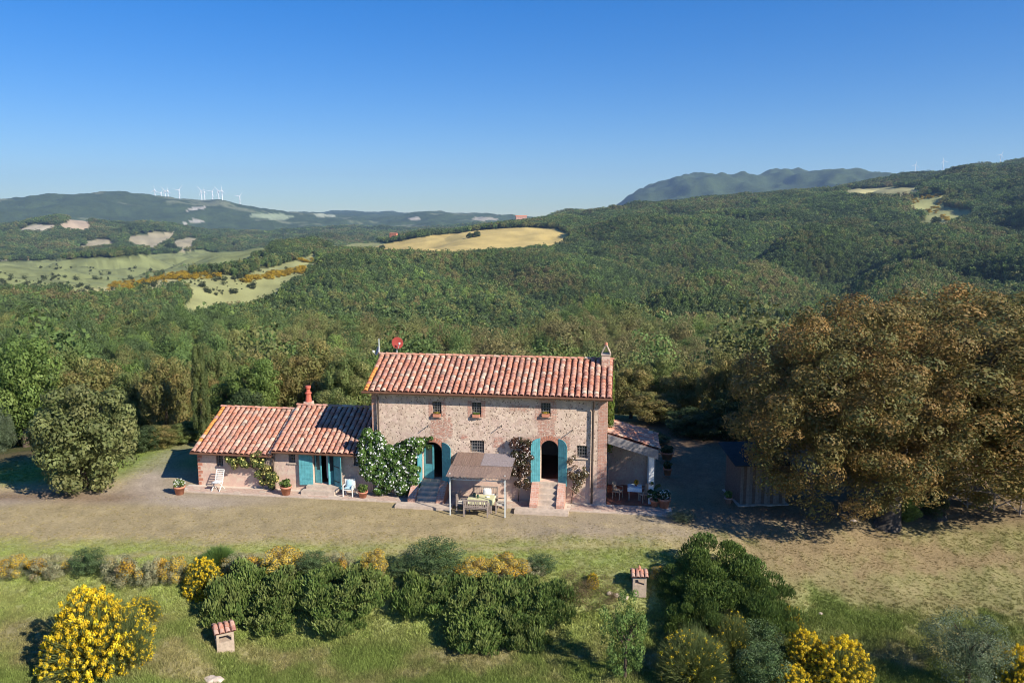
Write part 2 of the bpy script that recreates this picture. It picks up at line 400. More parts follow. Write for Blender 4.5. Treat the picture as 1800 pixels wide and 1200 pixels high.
def open_at(x, y, z, r, margin=0):
    px, py = project(x, y, z); hit = np.full(x.shape, -1)
    jx = (fbm(x/45+5, y/45+5, 3)-.5) * 16 * 1400/np.maximum(r, 700); jy = (fbm(x/45+50, y/45+15, 3)-.5) * 7 * 1400/np.maximum(r, 700)
    for i, (poly, r0, r1, c) in enumerate(OPEN):
        m = (r > r0) & (r < r1)
        if m.any(): hit[m & inpoly(px + jx, py + jy, poly)] = i
    return hit, px, py
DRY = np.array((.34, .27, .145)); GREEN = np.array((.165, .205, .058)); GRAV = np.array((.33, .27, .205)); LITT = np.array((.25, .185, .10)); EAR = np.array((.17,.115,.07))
def near_col(x, y):
    """colour of what grows or lies on the ground near the house"""
    px, py = project(x, y, 0 * x)     # survey rows on the level of the house
    n1 = fbm(x*.5+3, y*.5, 4); n2 = fbm(x*.13, y*.13+7, 3); n3 = fbm(x*1.6, y*1.6+30, 3)
    def mixc(c, d, w): w = np.clip(w, 0, 1)[..., None]; return c*(1-w) + np.asarray(d)*w
    c = np.broadcast_to(DRY, x.shape + (3,)).copy()
    # gravel drive and pale band in front of the house
    band = sst(36.2, 37.6, y + (n2-.5)*3 + .10*x*0) * sst(41.6, 40.2, y + (n2-.5)*2.5)
    c = mixc(c, GRAV*.95, band * sst(-3, 2, x) * sst(21, 14, x) * (.25+.6*n1))
    d0 = sst(-10, -14, x) * sst(41.2, 42.0, y + (n2-.5)) * sst(44.6+.0*x, 43.6, y - np.clip(-x-22, -9, 0)*-.75 + (n2-.5)) 
    c = mixc(c, GRAV, d0 * (.25+.4*n1))
    lane = np.exp(-((x + 21.4 + (y-44)*.22)/1.7)**2) * sst(42.3, 44, y) * sst(62, 52, y); c = mixc(c, GRAV*1.15, lane)
    trk = np.exp(-((y - 42.0 - .55*np.sin((x+16)*.14) - 1.6*sst(-16, -22, x)*sst(-34, -24, x))/.95)**2) * sst(-13.5, -17, x); c = mixc(c, GRAV*1.15, trk*.85)
    for ry in (37.0, 38.3): c = mixc(c, DRY*1.25, np.exp(-((y-ry-.05*x-(n2-.5)*1.2)/.16)**2) * .45 * sst(16, 8, x))
    c = mixc(c, EAR*1.25, np.exp(-((y - 42.6 - n2)/.9)**2) * sst(-19, -23, x) * .8)
    # green strip before the hedge
    g = sst(37.6, 35.6, y + (n1-.5)*2.4 + (n3-.5)*1.2) * sst(11, 7, x)
    c = mixc(c, GREEN*1.25+DRY*.18, g * (.55+.6*n3))
    c = mixc(c, DRY*1.1, np.exp(-((y-35.9-.05*x-(n2-.5)*2)/.35)**2) * .6 * sst(12, 6, x))
    # lower lawn
    gl = sst(31.5, 30.2, y); pat = sst(.44, .62, n1*.6 + n2*.4)
    c = mixc(c, GREEN*1.05, gl * sst(12, 9, x)); c = mixc(c, DRY*.85, gl * pat * .75 * sst(12, 9, x))
    # right slope
    gr = sst(8, 12, x) * sst(41, 38, y); dd = (y - 33.5) + (x - 14)*.42
    c = mixc(c, LITT*1.05, gr * sst(-1.5, 1.5, dd + (n1-.5)*5 + (n3-.5)*2) * .85)
    c = mixc(c, GREEN*1.0, gr * sst(2.2, -1.8, dd + (n1-.5)*8 + (n3-.5)*3) ); c = mixc(c, GREEN*.65+DRY*.35, gr * sst(.44, .62, n2*.4+n1*.35+n3*.25)*.75)
    c = mixc(c, DRY*.9, gr * sst(.55, .7, n3*.5 + n1*.5) * .55)
    # under the trees right, and beyond
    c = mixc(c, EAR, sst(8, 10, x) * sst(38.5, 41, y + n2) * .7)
    # meadow left and behind
    c = mixc(c, GREEN*1.2, sst(-22, -25, x - (y-47)*.1) * sst(45.5, 47.5, y + n2*2))
    c = mixc(c, GREEN, sst(46.5, 49, y) * sst(-25, -20, x) * sst(6, 3, x)*.8); c = mixc(c, EAR*1.1, sst(4, 6, x) * sst(44, 46, y)*.8)
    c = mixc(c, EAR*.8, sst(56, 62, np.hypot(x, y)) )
    return c * (.82 + .36 * n3)[..., None]
def build_land():
    az = np.concatenate([np.radians(np.arange(-180, -43, 4.5)), np.radians(np.linspace(-42, 42, 700)), np.radians(np.arange(44, 181, 4.5))])
    az[0] = -math.pi; az = np.append(az, math.pi) if az[-1] < math.pi else az
    rr = np.concatenate([[.05, 4, 8, 12, 15], np.exp(np.linspace(math.log(17), math.log(13000), 560))])
    R, Az = np.meshgrid(rr, az, indexing='ij'); X = R*np.sin(Az); Y = R*np.cos(Az); Z = zground(X, Y)
    na, nr = len(az), len(rr)
    v = np.stack([X, Y, Z], -1).reshape(-1, 3)
    i, j = np.meshgrid(np.arange(nr-1), np.arange(na-1), indexing='ij'); a = (i*na+j).ravel()
    f = np.stack([a, a+1, a+na+1, a+na], 1)[:, ::-1]
    me = bpy.data.meshes.new('ground'); me.vertices.add(len(v)); me.vertices.foreach_set('co', v.astype('f4').ravel())
    me.loops.add(f.size); me.loops.foreach_set('vertex_index', f.astype('i4').ravel()); me.polygons.add(len(f))
    me.polygons.foreach_set('loop_start', np.arange(0, f.size, 4, dtype='i4')); me.polygons.foreach_set('loop_total', np.full(len(f), 4, dtype='i4')); me.update()
    x, y, z = v.T; r = np.hypot(x, y)
    col = np.zeros((len(v), 4), 'f4'); far = r > 60
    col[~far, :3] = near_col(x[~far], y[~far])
    hit, px, py = open_at(x, y, z, r)
    wood = np.array((.075, .09, .036)); fr = np.broadcast_to(wood, v.shape).copy()
    lumps = fbm(x/14, y/14, 3); big = fbm(x/260, y/260, 4)
    fr = fr * (.55 + .9*lumps + .5*(big-.5))[:, None]
    fr += np.array((.02, .006, 0)) * (fbm(x/90+9, y/90, 3) > .55)[:, None]
    farw = sst(2500, 4000, r)[:, None]; fr = fr*(1-farw) + farw*(np.array((.065,.092,.036))*(.6+.8*fbm(x/90, y/60, 4)[:, None]))
    # scattered small clearings on the far hills
    q = fbm(x/420+11, y/300+4, 4); cl = sst(.665, .70, q) * sst(3200, 4200, r) * sst(11000, 8000, r) * (px < 880) * .7
    fr = fr*(1-cl[:, None]) + cl[:, None]*np.array((.24,.25,.14))
    for k, o in enumerate(OPEN):
        m = hit == k
        s = fbm(x[m]/60+k, y[m]/22, 4)
        fr[m] = np.array(o[3]) * (.70 + .5*s + .16*(fbm(x[m]/9, y[m]/40, 3)-.5) + .05*np.sin((x[m]*.35+y[m]*.2)/4))[:, None]
        if k in (2,): # planted rows on the plain
            fr[m] *= (1 - .25*(np.sin(y[m]/9 + fbm(x[m]/50, y[m]/50, 2)*6) > .55) * (fbm(x[m]/12, y[m]/12, 2) > .45))[:, None]
    w = sst(56, 66, r)[:, None]
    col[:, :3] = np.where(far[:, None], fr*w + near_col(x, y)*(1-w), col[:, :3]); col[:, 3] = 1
    at_ = me.color_attributes.new('col', 'FLOAT_COLOR', 'POINT'); at_.data.foreach_set('color', col.ravel())
    fm = me.attributes.new('far', 'FLOAT', 'POINT'); fm.data.foreach_set('value', (sst(60, 110, r) * (hit < 0)).astype('f4'))
    me.shade_smooth()
    t = NT('ground'); c = t.coords(); a = t.n('ShaderNodeAttribute', attribute_name='col').outputs['Color']; fa = t.n('ShaderNodeAttribute', attribute_name='far').outputs['Fac']
    n1 = t.noise(c, 7, 6, .8); n2 = t.noise(c, 1.3, 6, .75); n3 = t.noise(c, 24, 4, .75)
    nn = t.math('MULTIPLY_ADD', n1, .8, t.math('MULTIPLY_ADD', n2, .35, t.math('MULTIPLY', n3, .7)))
    k = t.n('ShaderNodeMapRange'); t.l(nn, k.inputs[0]); k.inputs[1].default_value = .66; k.inputs[2].default_value = 1.19; k.inputs[3].default_value = .55; k.inputs[4].default_value = 1.5
    nf = t.noise(c, .045, 5, .75); kf = t.n('ShaderNodeMapRange'); t.l(nf, kf.inputs[0]); kf.inputs[1].default_value = .3; kf.inputs[2].default_value = .7; kf.inputs[3].default_value = .55; kf.inputs[4].default_value = 1.45
    mx = t.n('ShaderNodeMix', data_type='FLOAT'); t.l(fa, mx.inputs[0]); t.l(k.outputs[0], mx.inputs[2]); t.l(kf.outputs[0], mx.inputs[3])
    vm = t.n('ShaderNodeVectorMath', operation='SCALE'); t.l(a, vm.inputs[0]); t.l(mx.outputs[0], vm.inputs[3])
    b1 = t.n('ShaderNodeBump'); b1.inputs['Strength'].default_value = .55; b1.inputs['Distance'].default_value = .06; t.l(nn, b1.inputs['Height'])
    nfar = t.noise(c, .06, 3, .6); b2 = t.n('ShaderNodeBump'); b2.inputs['Distance'].default_value = 9; t.l(t.math('MULTIPLY', fa, .7), b2.inputs['Strength']); t.l(nfar, b2.inputs['Height']); t.l(b1.outputs[0], b2.inputs['Normal'])
    m = t.out(vm.outputs[0], .95, b2.outputs[0], .05)
    me.materials.append(m)
    return tag(ob('ground', me), kind='structure')
build_land()
# ------------------------------------------------------------------ scattered growth
def proto_coll(name, meshes):
    c = bpy.data.collections.new(name)
    for i, m in enumerate(meshes): c.objects.link(bpy.data.objects.new('%s_%02d' % (name, i), m))
    return c
def scatter(name, pts, scl, rot, tint, idx, coll, zs=None):
    n = len(pts); me = bpy.data.meshes.new(name); me.vertices.add(n); me.vertices.foreach_set('co', pts.astype('f4').ravel())
    def fa(nm, typ, arr, key='value'): me.attributes.new(nm, typ, 'POINT').data.foreach_set(key, arr.ravel())
    fa('scl', 'FLOAT_VECTOR', scl.astype('f4'), 'vector'); fa('rot', 'FLOAT', rot.astype('f4')); fa('idx', 'INT', idx.astype('i4'))
    t4 = np.ones((n, 4), 'f4'); t4[:, :3] = tint; fa('tint', 'FLOAT_COLOR', t4, 'color')
    o = ob(name, me); g = bpy.data.node_groups.new(name, 'GeometryNodeTree')
    g.interface.new_socket('Geometry', in_out='INPUT', socket_type='NodeSocketGeometry'); g.interface.new_socket('Geometry', in_out='OUTPUT', socket_type='NodeSocketGeometry')
    N = g.nodes.new; gi = N('NodeGroupInput'); go = N('NodeGroupOutput'); ip = N('GeometryNodeInstanceOnPoints'); ci = N('GeometryNodeCollectionInfo')
    ci.inputs['Collection'].default_value = coll; ci.inputs['Separate Children'].default_value = True; ci.inputs['Reset Children'].default_value = True
    def na(nm, typ): q = N('GeometryNodeInputNamedAttribute'); q.data_type = typ; q.inputs[0].default_value = nm; return q.outputs[0]
    cx = N('ShaderNodeCombineXYZ'); L = g.links.new; L(na('rot', 'FLOAT'), cx.inputs[2])
    L(gi.outputs[0], ip.inputs['Points']); L(ci.outputs[0], ip.inputs['Instance']); ip.inputs['Pick Instance'].default_value = True
    L(na('idx', 'INT'), ip.inputs['Instance Index']); L(cx.outputs[0], ip.inputs['Rotation']); L(na('scl', 'FLOAT_VECTOR'), ip.inputs['Scale']); L(ip.outputs[0], go.inputs[0])
    md = o.modifiers.new('scatter', 'NODES'); md.node_group = g
    return tag(o, kind='stuff')
def forest_proto(seed, ncl, nleaf, size, pointy=0):
    rs = np.random.RandomState(seed)
    cl = crown_clumps(rs, 1, 1, 1.0 + .25*pointy, ncl, .36, zc=1.0, rough=.22, inner=.3)
    dens = nleaf / sum(4*math.pi*(r if not hasattr(r,'__len__') else (r[0]*r[1]*r[2])**(1/3))**2 for c, r in cl)
    q, c = cloud(cl, dens, size, [(1,1,1),(1.15,1.1,.9),(.8,.85,.85),(1.05,.95,.8)], rs, jit=.15, depth=.3, aspect=.7)
    return npmesh('wood_crown', q, 4, c*.9, LEAFI)
NEARP = proto_coll('near_crowns', [forest_proto(100+i, 34, 2600, .052, i % 3) for i in range(6)])
FARP = proto_coll('far_crowns', [forest_proto(200+i, 16, 300, .17, i % 3) for i in range(6)])
def build_forest():
    rs = np.random.RandomState(3); PX = []; r = 92.0
    while r < 5600:
        s = max(3.9, r*.0043)
        n = int(math.radians(78)*r/s); az = np.radians(-39) + math.radians(78)*(np.arange(n)+rs.rand(n)*.9)/n
        ra = r + (rs.rand(n)-.5)*s*.95
        PX.append(np.stack([az, ra, np.full(n, s)], 1)); r += s*.92
    P = np.concatenate(PX); az, ra, s = P.T; x = ra*np.sin(az); y = ra*np.cos(az); z = zground(x, y)
    hit, px, py = open_at(x, y, z, ra)
    keep = (hit < 0)
    # plain on the left is mostly open: hedges and scrub only
    pl = (ra > 1150) & (ra < 3300) & (px < 470) & (py > 452 - 0*px) & (py < 520)
    keep &= ~(pl & (fbm(x/120+2, y/60+9, 3) < .50))
    keep &= rs.rand(len(x)) < (.97 - .12*(ra > 1500))
    x, y, z, s, ra, px, py = (q[keep] for q in (x, y, z, s, ra, px, py)); n = len(x)
    b1 = fbm(x/150+1, y/150+6, 3); b2 = fbm(x/40+31, y/40+16, 2); u = rs.rand(n)
    olive = np.array((.15,.155,.055)); green = np.array((.085,.145,.042)); dark = np.array((.048,.080,.034)); brown = np.array((.17,.135,.065)); lime = np.array((.15,.22,.05))
    t = np.empty((n, 3)); w = b1*.5 + b2*.3 + u*.35
    near_r = sst(620, 300, ra + 160*(b1-.5)) * sst(850, 1150, px - (ra-300)*1.2)
    w = w + .14*near_r - .05
    t[:] = green; t[w < .47] = dark; t[w > .60] = olive; t[w > .74] = brown; lm = (rs.rand(n) < .06) & (w < .6); t[lm] = lime
    t *= (1.35 + .85*rs.rand(n))[:, None]*np.array((1.05, 1.0, .92))
    t *= (.45+1.25*fbm(x/120+61, y/170+7, 3))[:, None]; t = t*.62 + np.array((.135,.175,.06))*.38*(.6+.8*fbm(x/60+6, y/80+70, 3))[:, None]
    k = np.where(ra > 1500, .44 + .45*rs.rand(n), .36 + .46*rs.rand(n)**1.6)*s*np.where(rs.rand(n) < .09, 1.5, 1); hh = k*(1.0+.7*rs.rand(n)); hh = np.where(ra < 260, np.minimum(hh, k*1.15), hh); hh = np.clip(hh, 1.5, 5.6) * np.where(ra > 3300, 1.5, 1)
    near = ra < 430
    for nm, m, coll, lab in (('near_wood', near, NEARP, 'dense mixed oak wood filling the valley just beyond the farmhouse trees'), ('hillside_wood', ~near, FARP, 'unbroken green oak wood covering the far slopes and ridge')):
        c = int(m.sum()); o = scatter(nm, np.stack([x, y, z+.3*hh], 1)[m], np.stack([k, k, hh], 1)[m], rs.rand(c)*6.28, t[m], rs.randint(6, size=c), coll); tag(o, lab, 'woodland')
    # broom in flower on the openings
    BR = [((190,506),(345,478),9,160),((290,492),(385,484),6,90),((430,492),(545,474),7,140),((-20,527),(80,518),9,120),((85,530),(140,526),6,50),((520,457),(560,462),5,30),((200,520),(250,500),7,50),
          ((1630,372),(1652,366),7,30),((1610,402),(1652,399),6,50),((1600,355),(1650,343),5,40),((1655,380),(1670,388),6,20),((980,398),(990,404),3,12),((1455,443),(1465,445),2,5),((1500,495),(1520,492),4,8)]
    pts = []
    for (x0, y0), (x1, y1), sp_, cnt in BR:
        for q in range(int(cnt*.8)):
            f = rs.rand(); p = at(x0+(x1-x0)*f + rs.normal()*2, y0+(y1-y0)*f + rs.normal()*sp_*.42); pts.append(p)
    P = np.array(pts); n = len(P); sc = 1.6 + 1.6*rs.rand(n); sc = np.stack([sc*1.3, sc*1.3, sc*.7], 1)
    tag(scatter('distant_broom', P, sc, rs.rand(n)*6, np.array((.62,.42,.03))*(.6+.5*rs.rand(n, 1)), rs.randint(6, size=n), FARP), 'yellow broom in flower along the grassy hillside clearings', 'broom scrub')
    # scrub dotted over the left plain and the knoll
    pts = []
    for q in range(620):
        p = at(rs.uniform(0, 520), rs.uniform(455, 520)); 
        pts.append(p)
    P = np.array(pts); P = P[fbm(P[:,0]/130, P[:,1]/130, 3) > .54]; n = len(P); sc = .8+3.2*rs.rand(n)**2
    tag(scatter('distant_scrub', P, np.stack([sc, sc, sc*.8], 1), rs.rand(n)*6, np.array((.07,.09,.035))*(.7+.6*rs.rand(n, 1)), rs.randint(6, size=n), FARP), 'dark scrub dotted over the pale fields on the plain', 'scrub')
build_forest()
# grass
def tuft(seed, nb, spread, h, w):
    rs = np.random.RandomState(seed); V_ = []; C = []
    for i in range(nb):
        a = rs.rand()*6.28; r = spread*rs.rand()**.5; b = np.array((math.cos(a)*r, math.sin(a)*r, 0)); l = h*(.5+.7*rs.rand()); ln = rs.normal(size=2)*.35*l; s = np.array((-math.sin(a*3), math.cos(a*3), 0))*w
        tip = b + np.array((ln[0], ln[1], l)); V_ += [b-s, b+s, tip]; C.append(np.array((1,1,1))*(.75+.5*rs.rand()))
    return npmesh('tuft', np.array(V_), 3, np.array(C), LEAFI)
TUFT = proto_coll('tufts', [tuft(i, 26, .16, .13, .014) for i in range(4)])
def build_grass():
    rs = np.random.RandomState(21); P = []
    def field(n, px0, px1, py0, py1):
        px = rs.uniform(px0, px1, n); py = rs.uniform(py0, py1, n) 
        X = []
        a = (px-900)/F; b = (600-py)/F; dy = b*sp+cp; dz = b*cp-sp; t = -H/dz
        for it in range(12): 
            x = a*t; y = dy*t; z = zground(x, y); t = t*.4 + .6*(z-H)/dz
        return np.stack([a*t, dy*t, zground(a*t, dy*t)], 1)
    P = np.concatenate([field(84000, -60, 1860, 935, 1240), field(22000, -60, 1860, 890, 1000), field(9000, -60, 330, 760, 880)])
    lx, lv = toloc(P[:, 0], P[:, 1]); 
    P = P[~((lv > -2.0) & (lx > -28) & (lx < 6))]
    n = len(P); c = near_col(P[:, 0], P[:, 1]); g = c[:, 1]/c[:, 0]; keep = rs.rand(n) < np.clip((g-.62)*1.7, .30, 1); P = P[keep]; c = c[keep]; g = g[keep]; n = len(P)
    c = c*np.array((1.15, 1.18, .95))*(.8+.6*rs.rand(n, 1)); s = (.35+.7*rs.rand(n))*np.clip(g*.9, .5, 1.2)*(.5 + .5*sst(34.5, 30.5, P[:,1]))
    tag(scatter('grass', P, np.stack([s*1.2, s*1.2, s], 1), rs.rand(n)*6, c, rs.randint(4, size=n), TUFT), 'green and straw coloured grass of the lawns round the farmhouse', 'grass')
build_grass()

#@@HOUSE
# ------------------------------------------------------------------ materials of the house
def wall_mat(name, patches, base=(.70,.54,.42), pink=(.76,.55,.46), pits=1.0, lowz=2.0):
    t = NT(name); c = t.coords(); sx = t.n('ShaderNodeSeparateXYZ'); t.l(c, sx.inputs[0])
    wob = t.noise(c, 5, 4, .7); wob2 = t.noise(c, 11, 3, .6)
    big = t.noise(c, .55, 4, .6); mid = t.noise(c, 2.6, 5, .65); fine = t.noise(c, 26, 4, .7)
    col = t.mix(t.sm(big, .40, .6), base, pink)
    low = t.sm(t.math('MULTIPLY_ADD', mid, .9, sx.outputs[2]), lowz + .9, lowz - .1)
    col = t.mix(t.math('MULTIPLY', low, .75), col, (.68,.45,.35))
    col = t.mix(t.sm(mid, .40, .68), col, (.72,.58,.44))
    col = t.mix(t.math('MULTIPLY', t.sm(fine, .35, .75), .3), col, (.36,.25,.19))
    # rubble stones showing through thin render
    v = t.vor(c, 5.6); vd = t.vor(c, 5.6, 'DISTANCE_TO_EDGE'); ve = t.sm(t.math('MULTIPLY_ADD', fine, .10, vd.outputs['Distance']), .03, .10)
    stone = t.mix(t.math('FRACT', t.math('MULTIPLY', v.outputs['Color'], 7.0)), (.50,.36,.27), (.80,.63,.48))
    show = t.math('MULTIPLY', t.sm(t.math('MULTIPLY_ADD', mid, .7, t.math('MULTIPLY', big, .45)), .42, .60), t.math('SUBTRACT', 1.0, t.math('MULTIPLY', low, .85)))
    show = t.math('MULTIPLY', show, pits)
    col = t.mix(t.math('MULTIPLY', show, .65), col, stone)
    pit = t.math('MULTIPLY', t.math('SUBTRACT', 1.0, ve), show)
    v2 = t.vor(c, 7.5); hole = t.math('MULTIPLY', t.sm(t.math('MULTIPLY_ADD', wob, .25, v2.outputs['Distance']), .42, .33), t.sm(t.noise(c, 3.6, 4), .42, .50))
    hole = t.math('MULTIPLY', hole, t.math('MULTIPLY', pits, t.math('SUBTRACT', 1.0, t.math('MULTIPLY', low, .9))))
    col = t.mix(t.math('MULTIPLY', t.math('MULTIPLY', pit, t.sm(wob, .45, .6)), .75), col, (.25,.17,.125)); col = t.mix(t.math('MULTIPLY', hole, .9), col, (.13,.085,.065))
    hgt = t.math('SUBTRACT', t.math('MULTIPLY_ADD', fine, .35, t.math('MULTIPLY', mid, .6)), t.math('MULTIPLY_ADD', pit, .5, t.math('MULTIPLY', hole, 1.0)))
    if patches:
        cx = t.n('ShaderNodeCombineXYZ'); t.l(sx.outputs[0], cx.inputs[0]); t.l(sx.outputs[2], cx.inputs[1])
        br = t.n('ShaderNodeTexBrick'); t.l(cx.outputs[0], br.inputs[0]); br.inputs['Color1'].default_value = (.52,.20,.13,1); br.inputs['Color2'].default_value = (.40,.17,.12,1); br.inputs['Mortar'].default_value = (.55,.42,.34,1)
        br.inputs['Scale'].default_value = 1; br.inputs['Brick Width'].default_value = .27; br.inputs['Row Height'].default_value = .085; br.inputs['Mortar Size'].default_value = .011; br.inputs['Bias'].default_value = -.1
        mask = None
        for (x0, x1, z0, z1, rag) in patches:
            wx = t.math('MULTIPLY_ADD', wob, rag*2, t.math('SUBTRACT', sx.outputs[0], rag)); wz = t.math('MULTIPLY_ADD', wob2, rag*2, t.math('SUBTRACT', sx.outputs[2], rag))
            e = .03 + rag*.12
            m = t.math('MULTIPLY', t.math('MULTIPLY', t.sm(wx, x0-e, x0+e), t.sm(wx, x1+e, x1-e)), t.math('MULTIPLY', t.sm(wz, z0-e, z0+e), t.sm(wz, z1+e, z1-e)))
            if rag > .1: m = t.math('MULTIPLY', m, t.sm(t.noise(c, 7, 3), .38, .52))
            mask = m if mask is None else t.math('MAXIMUM', mask, m)
        bc = t.mix(t.sm(fine, .3, .8), br.outputs[0], (.60,.42,.32)); bc = t.mix(t.sm(mid, .25, .6), br.outputs[0], bc); bc = t.mix(t.math('MULTIPLY', t.sm(wob, .45, .62), .6), bc, (.62,.46,.36))
        col = t.mix(mask, col, bc); hb = t.math('SUBTRACT', 1.0, br.outputs[1])
        mh = t.n('ShaderNodeMix', data_type='FLOAT'); t.l(mask, mh.inputs[0]); t.l(hgt, mh.inputs[2]); t.l(hb, mh.inputs[3]); hgt = mh.outputs[0]
    return t.out(col, .92, t.bump(hgt, .7, .04), .1)
def tile_mat(name, attr=False, shift=0.0, lich=.5):
    t = NT(name); c = t.coords()
    rnd = t.n('ShaderNodeAttribute', attribute_name='rnd').outputs['Fac'] if attr else t.n('ShaderNodeObjectInfo').outputs['Random']
    rnd = t.math('FRACT', t.math('ADD', rnd, shift))
    col = t.ramp(rnd, [(0, (.52,.20,.12)), (.2, (.58,.26,.165)), (.4, (.64,.33,.22)), (.55, (.42,.18,.125)), (.68, (.55,.28,.20)), (.82, (.60,.38,.27)), (.93, (.66,.52,.38)), (.96, (.32,.20,.15)), (1, (.52,.22,.13))])
    gw = t.n('ShaderNodeNewGeometry').outputs['Position']
    n1 = t.noise(gw, 6, 5, .8); n2 = t.noise(gw, 1.1, 4, .6)
    col = t.mix(t.math('MULTIPLY', t.sm(n1, .50, .68), lich), col, (.50,.40,.32))
    col = t.mix(t.math('MULTIPLY', t.sm(n1, .46, .32), .65), col, (.15,.085,.065))
    col = t.mix(t.math('MULTIPLY', t.sm(n2, .5, .66), .35*lich*1.6), col, (.42,.31,.24))
    return t.out(col, .88, t.bump(n1, .4, .01), .12)
TILE = tile_mat('terracotta_tile', lich=.3); TILEA = tile_mat('terracotta_tile_rest', True, lich=.3); TILEW = tile_mat('weathered_tile', shift=.3, lich=.95)
TILEO = simple('orange_lichen_tile', (.66,.27,.07), .9, .35, 9)
UNDER = simple('under_tile', (.12,.045,.03), .9, .3, 5); EAVE = simple('eave_board', (.15,.075,.045), .8, .3, 4)
IRON = simple('dark_iron', (.035,.03,.028), .6, .3, 8, .4); GLASS = simple('dark_glass', (.03,.045,.055), .12, .2, 2, .6)
TEAL = simple('teal_paint', (.095,.32,.35), .55, .3, 5, .35, 0, .15, .004); WHITEP = simple('white_paint', (.78,.76,.70), .6, .1, 4)
BRK = simple('red_brick', (.46,.20,.13), .9, .35, 6, .1, 0, .6, .01); STN = simple('pale_stone', (.52,.42,.33), .9, .25, 4, .1, 0, .6, .015)
PAV = simple('brick_paver', (.50,.36,.28), .9, .3, 5, .1, 0, .5, .01); MORT = simple('mortar', (.60,.52,.42), .95, .2, 6)
TERRA = simple('terracotta_pot', (.56,.24,.15), .85, .2, 5, .15, 0, .3, .01); PIPE = simple('brown_copper_pipe', (.07,.05,.04), .5, .3, 5, .4)
GREYW = simple('weathered_teak', (.33,.27,.23), .85, .3, 9, .1, 0, .4, .005); WCUSH = simple('cream_cushion', (.78,.74,.64), .9, .08, 5)
WHT = simple('white_cotton', (.80,.79,.75), .9, .05, 5); CLOTHY = simple('yellow_green_cloth', (.62,.60,.36), .9, .15, 9); CLOTHB = simple('pale_blue_cloth', (.42,.60,.66), .9, .12, 9)
STEEL = simple('painted_steel', (.62,.66,.64), .5, .08, 5, .4); FLOORR = simple('red_tile_floor', (.34,.12,.07), .6, .25, 4)
INNER = simple('inner_plaster', (.35,.27,.21), .9, .15, 2)
def hole_rect(x0, x1, z0, z1): return [(x0,z0),(x1,z0),(x1,z1),(x0,z1)]
def hole_arch(x0, x1, z0, zs, n=12, rise=None):
    c = (x0+x1)/2; r = (x1-x0)/2; rise = rise or r
    return [(x0,z0),(x1,z0)] + [(c + r*math.cos(math.pi*k/n), zs + rise*math.sin(math.pi*k/n)) for k in range(n+1)]
def holed_wall(outer, holes, v0, v1, both=True):
    mb = MB(); loops = [[Vector((x, z, 0)) for x, z in l] for l in [outer]+holes]; tris = tessellate_polygon(loops); flat = [p for l in loops for p in l]
    for t in tris:
        a, b, c = (flat[k] for k in t)
        if (b-a).cross(c-a).z < 0: b, c = c, b
        mb.poly([(a.x, v0, a.y), (b.x, v0, b.y), (c.x, v0, c.y)]); mb.poly([(a.x, v1, a.y), (c.x, v1, c.y), (b.x, v1, b.y)])
    for l in [outer]+holes:
        for k in range(len(l)):
            (xa, za), (xb, zb) = l[k], l[(k+1) % len(l)]; mb.quad((xa, v0, za), (xa, v1, za), (xb, v1, zb), (xb, v0, zb))
    return mb
def make_tile(L, w, tap=.82, seg=5, th=.018, ht=.6):
    mb = MB(); ring = []
    for (y, k, dz) in ((0, 1.0, 0.02), (L, tap, 0.0)):
        o = []; i_ = []
        for s in range(seg+1):
            a = math.pi*(1 - s/seg); o.append((math.cos(a)*w/2*k, y, math.sin(a)*w/2*k*ht + dz)); i_.append((math.cos(a)*(w/2*k-th), y, math.sin(a)*(w/2*k-th)*ht + dz - .004))
        ring.append((o, i_))
    for s in range(seg):
        mb.quad(ring[0][0][s], ring[0][0][s+1], ring[1][0][s+1], ring[1][0][s]); mb.quad(ring[0][1][s+1], ring[0][1][s], ring[1][1][s], ring[1][1][s+1]); mb.quad(ring[0][1][s], ring[0][1][s+1], ring[0][0][s+1], ring[0][0][s])
    return mb
